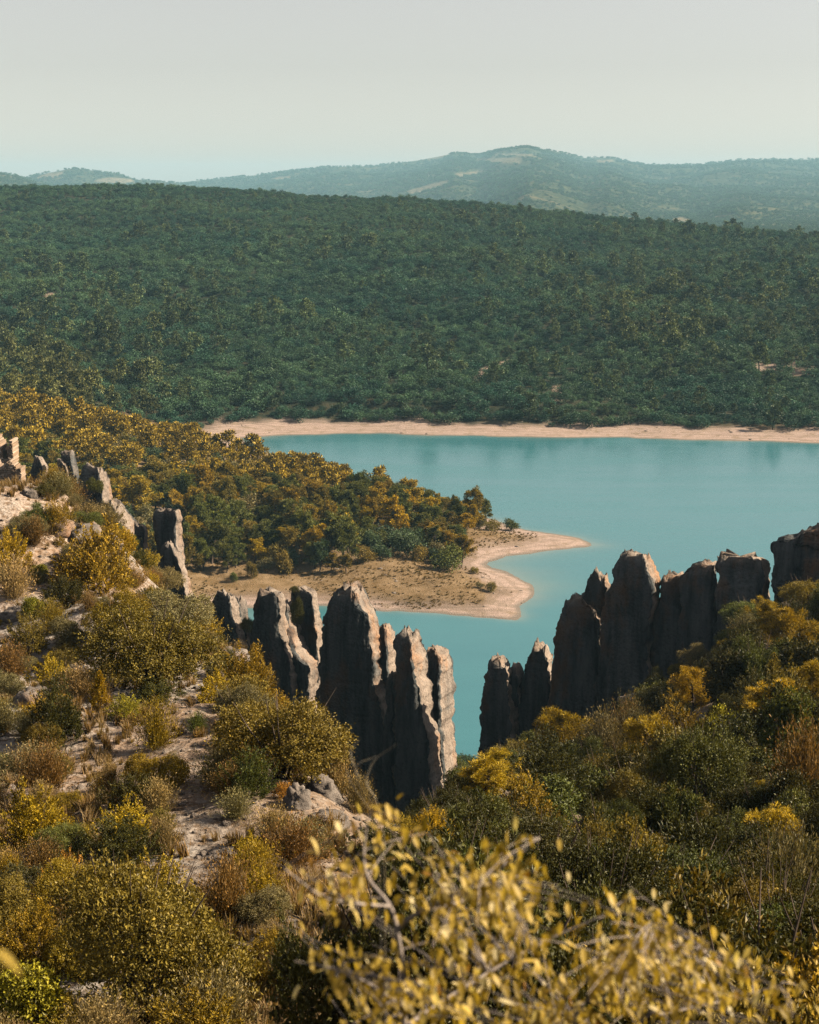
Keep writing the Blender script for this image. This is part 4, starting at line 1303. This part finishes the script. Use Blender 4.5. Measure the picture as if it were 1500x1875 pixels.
for i in sel:
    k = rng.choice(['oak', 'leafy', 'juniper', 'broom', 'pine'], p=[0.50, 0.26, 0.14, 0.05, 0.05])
    h = rng.choice({'oak': ['olive', 'dark', 'green', 'dark', 'dark', 'dark'], 'leafy': ['green', 'dark', 'dark', 'green', 'olive'], 'juniper': ['ochre', 'dark', 'dark'], 'broom': ['brown', 'grey'], 'pine': ['gold', 'ochre']}[k])  # mostly dark hues, shade of this slope put into the leaf colour
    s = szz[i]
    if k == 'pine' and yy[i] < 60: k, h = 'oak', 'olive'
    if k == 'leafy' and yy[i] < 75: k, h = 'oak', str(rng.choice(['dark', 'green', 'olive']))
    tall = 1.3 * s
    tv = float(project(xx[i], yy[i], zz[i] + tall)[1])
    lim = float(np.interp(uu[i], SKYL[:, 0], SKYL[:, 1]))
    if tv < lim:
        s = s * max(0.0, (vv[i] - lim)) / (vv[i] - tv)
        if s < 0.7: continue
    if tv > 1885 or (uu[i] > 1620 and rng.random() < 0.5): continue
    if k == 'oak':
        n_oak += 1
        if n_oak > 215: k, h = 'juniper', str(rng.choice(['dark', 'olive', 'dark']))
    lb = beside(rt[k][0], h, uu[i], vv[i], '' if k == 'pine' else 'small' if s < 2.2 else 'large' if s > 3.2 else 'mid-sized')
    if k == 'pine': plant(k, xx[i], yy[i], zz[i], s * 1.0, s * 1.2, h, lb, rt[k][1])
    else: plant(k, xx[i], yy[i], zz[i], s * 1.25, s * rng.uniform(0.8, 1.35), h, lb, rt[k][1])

# --- shrubs rooted on the fins
def perch(u, v, off, w, h, hue, label):
    s, z = wall_at(u, v, off)
    p = WP + WN * off + WS * s
    d = math.hypot(p[0], p[1]) / F * 1.04
    plant('oak', p[0], p[1], z, w * d, h * d, hue, label, None)
perch(545, 1150, 4.2, 30, 62, 'dark', 'dark shrub clinging in the cleft right of the broad grey fin')
perch(540, 1088, -1.0, 20, 18, 'dark', 'tiny dark shrub crowning the narrow fin beside the highest central one')
perch(452, 1160, 5.0, 22, 34, 'dark', 'dark shrub on the right foot of the double-toothed fin')
perch(172, 900, 6.0, 30, 26, 'green', 'green shrub hugging the crest of the broad dark pinnacle')

# ------------------------------------------------------------------ the pine grove on the peninsula
GROVE = [(-150, 735), (0, 748), (150, 776), (280, 812), (400, 838), (470, 856), (540, 878), (620, 898), (720, 922), (800, 940), (850, 950), (890, 957), (880, 975), (850, 988), (838, 1008), (852, 1042), (780, 1030), (720, 1032), (640, 1036), (560, 1042), (480, 1045), (420, 1048), (330, 1056), (-150, 1056)]
n = 16000
xx = rng.uniform(-330, 60, n); yy = rng.uniform(380, 860, n)
zz, ss = ground_h(xx, yy); uu, vv = project(xx, yy, zz)
ok = inside(GROVE, uu, vv) & (ss > 4) & (uu > -120) & visible(xx, yy, zz + 8)
xx, yy, zz, uu, vv = [q[ok] for q in (xx, yy, zz, uu, vv)]
hh = rng.uniform(7.5, 14.0, len(xx))
hh = np.where(uu > 770, 7.0 + (hh - 7.5) * 0.4, hh)
sel = thin(xx, yy, hh * 0.42)
mixn = noise(xx * 0.025, yy * 0.025, 0, 81) + 0.6 * noise(xx * 0.09, yy * 0.09, 0, 82) - 0.55 * sstep(560, 330, uu) * sstep(880, 960, vv) + 0.3
is_pine = mixn + rng.normal(0, 0.25, len(xx)) > -0.12
p_idx = [i for i in sel if is_pine[i]]; o_idx = [i for i in sel if not is_pine[i]]
p_idx.sort(key=lambda i: yy[i]); o_idx.sort(key=lambda i: yy[i])
COLS = [(-999, 'by the left edge behind the ruin'), (60, 'behind the slim pinnacle nearest the ruin'), (135, 'above the broad dark pinnacle'), (205, 'above the pale slanting rock'), (275, 'above the tall brown-topped pinnacle'), (340, 'right of the tall brown-topped pinnacle'), (395, 'above the double-toothed fin'), (460, 'above the broad grey fin'),
        (530, 'above the narrow shrub-crowned fin'), (590, 'above the highest central fin'), (690, 'above the tall sunlit pillar'), (780, 'above the twin-topped pillar'), (845, 'at the peninsula point')]
def grove_label(what, hue, u, v, tall):
    col = [t for a, t in COLS if u >= a][-1]
    lo, hi = np.interp(u, [0, 280, 470, 620, 800, 890], [748, 812, 856, 898, 940, 957]), np.interp(u, [0, 150, 350, 560, 720, 850], [890, 960, 1056, 1042, 1032, 1042])
    f = (v - lo) / (hi - lo)
    row = 'back edge' if f < 0.2 else 'back half' if f < 0.45 else 'middle' if f < 0.65 else 'front half' if f < 0.85 else 'front edge'
    return tall + WORD[hue] + ' ' + what + ' ' + row + ' of the grove ' + col
for i in p_idx[:300]:
    h = str(rng.choice(['ochre', 'gold', 'olive', 'green', 'green', 'green', 'olive']))
    plant('grove_pine', xx[i], yy[i], zz[i], hh[i] * rng.uniform(0.62, 0.86), hh[i] * rng.uniform(.85, 1.1), h, grove_label('pine,', h, uu[i], vv[i], 'tall ' if hh[i] > 11.8 else 'short ' if hh[i] < 9.5 else ''), 'pines of the peninsula grove')
for i in o_idx[:300]:
    h = str(rng.choice(['green', 'olive', 'teal', 'grey', 'teal']))
    plant('grove_oak', xx[i], yy[i], zz[i], hh[i] * rng.uniform(0.62, 0.85), hh[i] * rng.uniform(0.5, 0.72), h, grove_label('round oak,', h, uu[i], vv[i], 'large ' if hh[i] > 11.8 else 'small ' if hh[i] < 9.5 else ''), 'oaks of the peninsula grove')
rest = p_idx[300:] + o_idx[300:]
if rest:
    k = np.array(rest)
    hp = hh[k]
    pin = is_pine[k]
    scl = np.stack([np.where(pin, hp, hp * 0.8), np.where(pin, hp, hp * 0.8), np.where(pin, hp, hp * 0.75)], -1)
    idx = np.where(pin, 5 + rng.integers(0, 3, len(k)), rng.integers(0, 5, len(k)))
    colr = np.array([(*HUE['ochre'], 1) if a else (*HUE['green'], 1) for a in pin]) * np.r_[1, 1, 1, 1] * np.c_[rng.uniform(.75, 1.25, (len(k), 1)).repeat(3, 1), np.ones(len(k))]
    scatter('grove', np.stack([xx[k], yy[k], zz[k] - 0.2], -1), scl, np.c_[np.zeros((len(k), 2)), rng.uniform(0, 6.28, len(k))], idx, colr, PAT, 'far trees of the pine grove running up to the wooded hill')
print('grove', len(p_idx), len(o_idx))
for a in [
    ('grove_pine', 868, 958, 44, 62, 'ochre', 'outermost pine of the grove, standing over the peninsula point'),
    ('grove_oak', 936, 972, 30, 26, 'green', 'round bush alone at the head of the sandy spit'),
    ('grove_oak', 905, 972, 34, 20, 'olive', 'low bush left of the round bush on the sandy spit'),
    ('grove_oak', 818, 1044, 60, 52, 'green', 'dark spreading tree at the front corner of the grove'),
    ('grove_oak', 900, 1084, 26, 18, 'olive', 'small green bush on the bare bulge of the peninsula'),
    ('grove_oak', 870, 1050, 22, 14, 'olive', 'tiny bush between the grove and the sandy cove'),
    ('grove_oak', 880, 1078, 18, 12, 'grey', 'tiny grey bush on the bare bulge of the peninsula'),
    ('grove_oak', 520, 1050, 40, 44, 'olive', 'pale green bush alone in front of the grove'),
    ('grove_oak', 463, 1058, 26, 36, 'olive', 'small upright tree in the dry meadow before the grove'),
    ('grove_oak', 428, 1066, 18, 20, 'green', 'small round bush in the dry meadow before the grove'),
    ('grove_pine', 585, 1048, 40, 62, 'teal', 'blue-green young pine at the front of the grove'),
    ('grove_pine', 606, 1048, 24, 38, 'olive', 'small young pine beside the blue-green one'),
    ('grove_pine', 634, 1050, 26, 34, 'olive', 'lone small pine at the front of the grove right of the young ones')]:
    x, y, z = on_ground(a[1], a[2], 300, 900)
    d = math.sqrt(x * x + y * y + H * H) / F
    plant(a[0], x, y, z, a[3] * d, a[4] * d, a[5], a[6], 'trees and bushes standing apart on the peninsula')

# ------------------------------------------------------------------ the wood on the hill across the lake
n = 80000
yy = np.sqrt(rng.uniform(690 ** 2, 1960 ** 2, n)); xx = yy * rng.uniform(-0.30, 0.30, n)
zz, ss = ground_h(xx, yy); uu, vv = project(xx, yy, zz)
ok = ((yy > 800) | (uu < 215)) & (ss > np.where(uu < 215, 6, 25) + 6 * noise(xx * 0.05, yy * 0.05, 0, 83)) & ~(inside(GROVE, uu, vv))
for q in bare_px: ok &= ~(inside(q, uu, vv) & (rng.random(n) < 0.85))
thinness = noise(xx * 0.012, yy * 0.012, 0, 84) + 0.7 * noise(xx * 0.05, yy * 0.05, 0, 85)
ok &= rng.random(n) < np.clip(0.95 - 0.5 * np.clip(thinness - 0.35, 0, 1) - 0.35 * sstep(420, 345, vv), 0.2, 1)
xx, yy, zz, uu, vv = [q[ok] for q in (xx, yy, zz, uu, vv)]
hh = (4.2 + 6.5 * rng.random(len(xx)) ** 1.5) * np.where(vv < 430, 0.72, 1) * np.where((uu < 215) & (yy < 830), 1.2, 1) * (1 + 0.25 * noise(xx * 0.02, yy * 0.02, 0, 86))
sel = thin(xx, yy, hh * 0.47)
xx, yy, zz, uu, vv, hh = [q[sel] for q in (xx, yy, zz, uu, vv, hh)]
n = len(xx)
goldw = 0.9 * sstep(520, 760, vv + 0.0) * sstep(480, 40, uu) + 0.16 * sstep(0.1, 0.8, noise(xx * 0.014, yy * 0.014, 0, 87) + 0.15) + 0.25 * sstep(480, 600, vv) * sstep(900, 1100, uu) * sstep(760, 600, vv)
pin = rng.random(n) < (0.03 + 0.5 * goldw) * sstep(345, 420, vv)
tg = np.array([0.028, 0.092, 0.060]); tg2 = np.array([0.082, 0.158, 0.074]); au = np.array([0.16, 0.16, 0.045])
m_ = np.clip(0.5 + 0.6 * noise(xx * 0.02, yy * 0.02, 0, 88)[:, None] + rng.normal(0, 0.3, (n, 1)), 0, 1)
colr = tg * (1 - m_) + tg2 * m_
gm = np.clip(pin * (0.35 + 0.6 * goldw) + goldw * 0.3 * rng.random(n), 0, 1)[:, None]
colr = (colr * (1 - gm) + au * gm) * rng.uniform(0.6, 1.4, (n, 1))
hz = np.where(pin, hh * rng.uniform(1.1, 1.7, n), hh * rng.uniform(0.8, 1.15, n))
scl = np.stack([np.where(pin, hz * 0.95, hh * 1.12), np.where(pin, hz * 0.95, hh * 1.12), hz], -1)
idx = np.where(pin, 5 + rng.integers(0, 3, n), rng.integers(0, 5, n))
scatter('hillside_wood', np.stack([xx, yy, zz - 0.2], -1), scl, np.c_[np.zeros((n, 2)), rng.uniform(0, 6.28, n)], idx, np.c_[colr, np.ones(n)], PAT, 'dense evergreen wood covering the hill across the lake')
print('wood', n)

# far hills: woods that read as a fine grain
n = 70000
iy = rng.random(n); ix = rng.random(n)
fy = np.clip((np.log(2600 / 2450) + iy * np.log(13400 / 2600)) / np.log(15500 / 2450) * (hr - 1), 0, hr - 2)
fx = (0.5 + (ix - 0.5) * 0.62) * (hc - 1)
i0, j0 = fy.astype(int), fx.astype(int)
a, b = fy - i0, fx - j0
def bl(A): return A[i0, j0] * (1 - a) * (1 - b) + A[i0 + 1, j0] * a * (1 - b) + A[i0, j0 + 1] * (1 - a) * b + A[i0 + 1, j0 + 1] * a * b
xx, yy, zz, ff = bl(HX), bl(HY), bl(HZ), bl(field.astype(float))
ok = (ff < 0.2) & (noise(xx * 0.004, yy * 0.003, 0, 91) + rng.normal(0, 0.3, n) < 0.45)
xx, yy, zz = xx[ok], yy[ok], zz[ok]
n = len(xx)
hh = rng.uniform(9, 20, n) * np.clip(yy / 8000, 0.5, 1.3)
scl = np.stack([hh * 1.2, hh * 1.2, hh * 0.9], -1)
colr = tg2 * rng.uniform(0.55, 1.25, (n, 1))
scatter('distant_wood', np.stack([xx, yy, zz - 0.3], -1), scl, np.c_[np.zeros((n, 2)), rng.uniform(0, 6.28, n)], rng.integers(0, 5, n), np.c_[colr, np.ones(n)], PAT, 'hazy woods on the distant hills')

# ------------------------------------------------------------------ grass and loose stones
n = 9000
yy = 25 * np.exp(rng.random(n) * math.log(230 / 25)); xx = yy * rng.uniform(-0.30, 0.05, n)
zz = ground_z(xx, yy); uu, vv = project(xx, yy, zz)
keep = noise(xx * 0.35, yy * 0.35, 0, 93) + rng.normal(0, 0.25, n) > 0.0
for b in BARE: keep &= ~(inside(b, uu, vv) & (rng.random(n) < 0.8))
keep &= uu < 800
xx, yy, zz = xx[keep], yy[keep], zz[keep]
n = len(xx)
s = rng.uniform(0.45, 1.1, n) * (1 + yy / 150)
straw = np.array([0.40, 0.29, 0.16]); rust = np.array([0.30, 0.19, 0.085])
m_ = rng.random((n, 1)); colr = (straw * m_ + rust * (1 - m_)) * rng.uniform(0.7, 1.15, (n, 1))
scatter('dry_grass', np.stack([xx, yy, zz - 0.02], -1), np.stack([s, s, s * rng.uniform(.7, 1.1, n)], -1), np.c_[rng.normal(0, .15, (n, 2)), rng.uniform(0, 6.28, n)], rng.integers(0, 4, n), np.c_[colr, np.ones(n)], TUFT, 'dry straw-coloured grass tufts on the left-hand slope')
n = 60000
xx = rng.uniform(-140, 60, n); yy = rng.uniform(400, 640, n)
zz, ss = ground_h(xx, yy)
k = (ss > 9 + 8 * noise(xx * 0.06, yy * 0.06, 0, 94)) & (ss < 60) & (noise(xx * 0.12, yy * 0.12, 0, 95) + rng.normal(0, .3, n) > 0.05)
xx, yy, zz = xx[k], yy[k], zz[k]
n = len(xx); s = 0.4 + 1.3 * rng.random(n) ** 2.5
m_ = rng.random((n, 1)); colr = (np.array([0.30, 0.20, 0.095]) * m_ + np.array([0.15, 0.12, 0.05]) * (1 - m_)) * rng.uniform(0.7, 1.15, (n, 1))
scatter('meadow_grass', np.stack([xx, yy, zz - 0.05], -1), np.stack([s * 1.6, s * 1.6, s * 0.8], -1), np.c_[np.zeros((n, 2)), rng.uniform(0, 6.28, n)], rng.integers(0, 4, n), np.c_[colr, np.ones(n)], TUFT, 'dry scrub grass on the shore meadow of the peninsula')
n = 15000
yy = 25 * np.exp(rng.random(n) * math.log(200 / 25)); xx = yy * rng.uniform(-0.30, 0.03, n)
zz = ground_z(xx, yy); uu, vv = project(xx, yy, zz)
k = (uu < 760) & (noise(xx * 0.25, yy * 0.25, 0, 97) + rng.normal(0, .3, n) > 0.0)
for b in BARE: k |= inside(b, uu, vv)
xx, yy, zz = xx[k], yy[k], zz[k]; n = len(xx)
s = 0.04 + 0.3 * rng.random(n) ** 6 + 0.07 * rng.random(n)
scatter('loose_stones', np.stack([xx, yy, zz], -1), np.stack([s, s, s], -1), np.c_[rng.normal(0, .4, (n, 2)), rng.uniform(0, 6.28, n)], rng.integers(0, 4, n), np.ones((n, 4)), PEB, 'loose pale stones strewn over the left-hand slope')
n = 9000
xx = rng.uniform(-100, 330, n); yy = rng.uniform(430, 870, n)
zz, ss = ground_h(xx, yy)
k = (ss > -0.5) & (ss < 40) & (noise(xx * 0.1, yy * 0.1, 0, 98) + rng.normal(0, .3, n) > 0.1)
xx, yy, zz = xx[k], yy[k], zz[k]; n = len(xx)
s = 0.25 + 1.3 * rng.random(n) ** 5
scatter('shore_stones', np.stack([xx, yy, zz], -1), np.stack([s * 1.4, s, s * .8], -1), np.c_[np.zeros((n, 2)), rng.uniform(0, 6.28, n)], rng.integers(0, 4, n), np.ones((n, 4)), PEB, 'stones strewn along the bare lake shores')
# ------------------------------------------------------------------ leafy branch just in front of the viewer
def fg_mats():
    m, nt, out = new_mat('foreground_leaf')
    g = N(nt)
    oi = g.node('ShaderNodeObjectInfo')
    r = g.math('FRACT', g.math('ADD', g.attr('rnd'), oi.outputs['Random']))
    n = g.noise(g.node('ShaderNodeTexCoord').outputs['Object'], 60, 3)
    c = g.mix(r, (0.20, 0.135, 0.008), (0.74, 0.52, 0.11))
    c = g.mix(g.ramp(r, 0.8, 1.0), c, (0.80, 0.68, 0.40))
    c = g.mix(g.ramp(r, 0.04, 0.0), c, (0.38, 0.17, 0.03))
    c = g.mix(g.ramp(n, 0.5, 0.7, 0, 0.5), c, (0.22, 0.17, 0.03))
    c = g.mix(1.0, c, (1.0, 1.0, 1.0), 'MULTIPLY')
    p = g.node('ShaderNodeBsdfPrincipled'); g.put(p, 'Base Color', c); p.inputs['Roughness'].default_value = 0.5; p.inputs['Specular IOR Level'].default_value = 0.4
    t = g.node('ShaderNodeBsdfTranslucent'); g.put(t, 'Color', g.mix(1.0, c, (1.0, 0.95, 0.4), 'MULTIPLY'))
    mx = g.node('ShaderNodeMixShader'); mx.inputs[0].default_value = 0.42
    nt.links.new(p.outputs[0], mx.inputs[1]); nt.links.new(t.outputs[0], mx.inputs[2]); nt.links.new(mx.outputs[0], out.inputs['Surface'])
    m2, nt, out = new_mat('pale_twig')
    g = N(nt)
    n = g.noise(g.node('ShaderNodeTexCoord').outputs['Object'], 40, 4)
    g.principled(out, g.mix(n, (0.25, 0.2, 0.17), (0.55, 0.47, 0.42)), 0.8, g.bump(n, 0.4, 0.003))
    m3, nt, out = new_mat('feather_grass')
    g = N(nt)
    g.principled(out, (0.62, 0.52, 0.36), 0.7)
    return m, m2, m3
M_FL, M_TWIG, M_FEATHER = fg_mats()

def leaf_geo(curl, seed):
    """pointed oval leaf of length 1 along +X, folded on its midrib and curled"""
    t = np.linspace(0, 1, 7)
    w = 0.2 * np.sin(math.pi * t ** 0.85) ** 0.9
    z = -curl * t ** 2 * 0.45
    mid = np.stack([t, 0 * t, z], -1)
    l = np.stack([t, w, z + w * 0.35], -1); r_ = np.stack([t, -w, z + w * 0.35], -1)
    V = np.stack([l, mid, r_], 1).reshape(-1, 3)
    q = grid_faces(7, 3)
    return V, np.concatenate([q[:, [0, 1, 2]], q[:, [0, 2, 3]]])
LEAF_G = [leaf_geo(c, i) for i, c in enumerate((0.2, 0.6, 1.1, -0.3))]
LEAF_M = [mesh_np('leaf', V, f, M_FL, {'rnd': [0.13 * i] * len(V)}, True) for i, (V, f) in enumerate(LEAF_G)]

def P3(u, v, Y):
    x, y, z = at_y(u, v, Y)
    return np.array([float(x), float(y), float(z)])

def smooth_path(pts, n=14):
    pts = np.array(pts); t = np.linspace(0, 1, len(pts)); q = np.linspace(0, 1, n)
    out = np.stack([np.interp(q, t, pts[:, i]) for i in range(3)], -1)
    for _ in range(2):
        out[1:-1] = (out[:-2] + 2 * out[1:-1] + out[2:]) / 4
    return out
br = random.Random(5)
root = P3(742, 1990, 3.7); root[2] = float(ground_z(root[0], root[1])[0]) - 0.02
bush = bpy.data.objects.new('leafy_branch_bush', None); COL.objects.link(bush)
bush.location = root
tag(bush, 'out-of-focus yellow-leaved bush with pale stems close to the viewer at the bottom', 'bush')
BR = [([root, P3(745, 2060, 3.7), P3(741, 1870, 3.7), P3(737, 1760, 3.7), P3(728, 1705, 3.7)], 0.012, 0.009),
      ([P3(728, 1705, 3.7), P3(716, 1655, 3.7), P3(672, 1612, 3.75), P3(664, 1565, 3.8), P3(676, 1490, 3.85)], 0.009, 0.003),
      ([P3(729, 1700, 3.7), P3(765, 1668, 3.65), P3(815, 1650, 3.6), P3(870, 1615, 3.6), P3(930, 1585, 3.6), P3(988, 1535, 3.55)], 0.009, 0.003),
      ([P3(765, 1668, 3.65), P3(840, 1655, 3.8), P3(905, 1620, 3.85), P3(960, 1600, 3.9)], 0.006, 0.003),
      ([P3(716, 1660, 3.7), P3(650, 1655, 3.6), P3(590, 1645, 3.55), P3(520, 1590, 3.5)], 0.006, 0.003),
      ([root + np.array([0.05, 0.05, 0]), P3(960, 2000, 4.1), P3(1120, 1920, 4.2), P3(1200, 1850, 4.2), P3(1265, 1790, 4.2), P3(1295, 1745, 4.2)], 0.009, 0.003),
      ([P3(741, 1880, 3.7), P3(860, 1800, 3.9), P3(1000, 1720, 4.0), P3(1100, 1680, 4.0), P3(1160, 1640, 4.0)], 0.007, 0.003),
      ([P3(960, 2000, 4.1), P3(1060, 1850, 3.9), P3(1150, 1740, 3.8), P3(1190, 1690, 3.8)], 0.006, 0.003),
      ([P3(741, 1850, 3.7), P3(680, 1800, 3.6), P3(600, 1770, 3.5), P3(540, 1760, 3.5)], 0.006, 0.002),
      ([P3(1200, 1860, 4.2), P3(1340, 1830, 4.3), P3(1440, 1800, 4.3)], 0.005, 0.003)]
nodes = []
for pts, r0, r1 in BR:
    path = smooth_path(pts)
    V, f = tube(path - root, np.linspace(r0, r1 * 0.7, len(path)) * 0.68, 7)
    link('branch', mesh_np('branch', V, f, M_TWIG, None, True), bush)
    nodes += [tuple(p) for p in path[3:]]
nodes = np.array(nodes)
FPOLY = [(500, 1545), (540, 1560), (640, 1570), (690, 1480), (750, 1500), (850, 1575), (920, 1550), (985, 1600), (1080, 1650), (1150, 1600), (1190, 1650), (1180, 1710), (1240, 1745), (1330, 1715), (1400, 1750), (1470, 1800), (1490, 1900), (560, 1900), (590, 1790), (510, 1640)]
clus = []
fixed = [(510, 1570), (560, 1600), (600, 1640), (660, 1560), (705, 1500), (720, 1545), (760, 1560), (800, 1600), (850, 1590), (915, 1570), (1150, 1620), (1185, 1645), (1120, 1665), (1225, 1750), (1300, 1730), (1360, 1760), (1430, 1800), (550, 1700), (620, 1740), (600, 1820), (500, 1690)]
while len(clus) < 240:
    if fixed:
        u, v = fixed.pop()
    else:
        u, v = br.uniform(490, 1490), br.uniform(1480, 1900)
        if not inside(FPOLY, np.array([u]), np.array([v]))[0]: continue
        if u < 720 and br.random() < 0.62: continue
        if 690 < u < 790 and 1690 < v < 1880 and br.random() < 0.7: continue
        if v > 1600 and u > 1000 and v < 1560 + (u - 900) * 0.45 and br.random() < 0.5: continue
    clus.append((u, v, br.uniform(3.3, 4.5)))
lv, lf, lr, no, n_obj = [], [], [], 0, 0
tw = []
for ci, (u, v, Y) in enumerate(clus):
    c = P3(u, v, Y)
    nd = nodes[np.argmin(((nodes - c) ** 2).sum(1) + 0.3 * (nodes[:, 2] > c[2] + 0.02))]
    mid = (c + nd) / 2 + np.array([br.uniform(-.02, .02), br.uniform(-.02, .02), 0.015])
    path = smooth_path([nd, mid, c], 6)
    tw.append(tube(path - root, np.linspace(0.0018, 0.0008, 6), 4))
    for j in range(br.randint(7, 11)):
        t = br.random() ** 0.6
        b = path[int(t * 5)] + np.array([br.gauss(0, .03), br.gauss(0, .03), br.gauss(0, .026)])
        az = br.uniform(0, 6.283); el = br.gauss(-0.95, 0.45)
        L = br.uniform(0.024, 0.048)
        w_ = Vector((math.cos(az) * math.cos(el), math.sin(az) * math.cos(el), math.sin(el)))
        rot = w_.to_track_quat('X', 'Z').to_euler()
        k = br.randrange(4)
        if (ci * 10 + j) % 7 == 0 and n_obj < 300:
            o = link('leaf', LEAF_M[k], bush, loc=b - root)
            o.rotation_euler = rot
            o.scale = (L, L * br.uniform(.8, 1.15), L)
            n_obj += 1
        else:
            V, f = LEAF_G[k]
            Rm = np.array(rot.to_matrix())
            lv.append((V * np.array([L, L * br.uniform(.8, 1.15), L])) @ Rm.T + (b - root))
            lf.append(f + no); no += len(V); lr += [br.random()] * len(V)
fl = link('foliage', mesh_np('foliage', np.vstack(lv), np.vstack(lf), M_FL, {'rnd': lr}, True), bush); fl['kind'] = 'stuff'
V, f = join(tw)
t_ = link('twigs', mesh_np('twigs', V, f, M_TWIG, None, True), bush); t_['kind'] = 'stuff'

# a single leaf spray poking in at the left edge, nearer still
rt2 = P3(-160, 2150, 1.75)
spr = bpy.data.objects.new('leaf_spray', None); COL.objects.link(spr); spr.location = rt2
tag(spr, 'single blurred pale leaf poking in at the left edge', 'twig')
gz = float(ground_z(rt2[0], rt2[1])[0])
pth = smooth_path([np.array([rt2[0], rt2[1], gz - 0.02]), rt2, P3(-60, 1850, 1.7), P3(-14, 1768, 1.68)], 10)
V, f = tube(pth - rt2, np.linspace(0.004, 0.0015, 10), 6)
link('stem', mesh_np('stem', V, f, M_TWIG, None, True), spr)
for (u, v, Y, L, dx, dz) in [(-14, 1742, 1.68, 0.044, 0.75, -0.5), (-60, 1850, 1.7, 0.04, -0.8, -0.3), (-40, 1810, 1.69, 0.035, -0.5, 0.7)]:
    o = link('leaf', LEAF_M[1], spr, loc=P3(u, v, Y) - rt2)
    o.rotation_euler = Vector((dx, 0.1, dz)).to_track_quat('X', 'Z').to_euler(); o.scale = (L, L * 1.3, L)

# feathery grass stalks that stand blurred before the central fins
g0 = P3(705, 1960, 4.6); g0[2] = float(ground_z(g0[0], g0[1])[0])
fg = bpy.data.objects.new('feather_grass', None); COL.objects.link(fg); fg.location = g0
tag(fg, 'thin pale feathery grass stalks blurred before the dark central fins', 'grass')
for pts in ([(700, 1900), (690, 1480), (650, 1410), (640, 1375), (660, 1352)], [(702, 1900), (700, 1490), (655, 1440), (650, 1400), (690, 1385)], [(706, 1900), (705, 1500), (668, 1430), (685, 1390), (728, 1362)], [(699, 1900), (695, 1470), (672, 1440), (668, 1420)], [(704, 1900), (690, 1500), (640, 1430), (632, 1400)]):
    path = smooth_path([g0] + [P3(u, v, 4.6) for u, v in pts], 26)
    V, f = tube(path - g0, np.r_[np.full(15, 0.0006), np.linspace(0.0009, 0.0015, 6), np.linspace(0.0013, 0.0005, 5)], 5)
    link('stalk', mesh_np('stalk', V, f, M_FEATHER, None, True), fg)

# ------------------------------------------------------------------ haze
m, nt, out = new_mat('haze')
pv = nt.nodes.new('ShaderNodeVolumePrincipled')
pv.inputs['Color'].default_value = (0.42, 0.77, 1.0, 1)
pv.inputs['Density'].default_value = 5e-5
pv.inputs['Anisotropy'].default_value = 0.0
nt.links.new(pv.outputs[0], out.inputs['Volume'])
hb = np.array([[-9000, -400, -40], [9000, -400, -40], [9000, 15900, -40], [-9000, 15900, -40], [-9000, -400, 330], [9000, -400, 330], [9000, 15900, 330], [-9000, 15900, 330]], float)
hf = np.array([[0, 3, 2, 1], [4, 5, 6, 7], [0, 1, 5, 4], [1, 2, 6, 5], [2, 3, 7, 6], [3, 0, 4, 7]])
hz_ = link('haze', mesh_np('haze', hb, hf, m))
hz_['kind'] = 'stuff'
hz_['label'] = 'pale summer haze between the viewer and the distant hills'
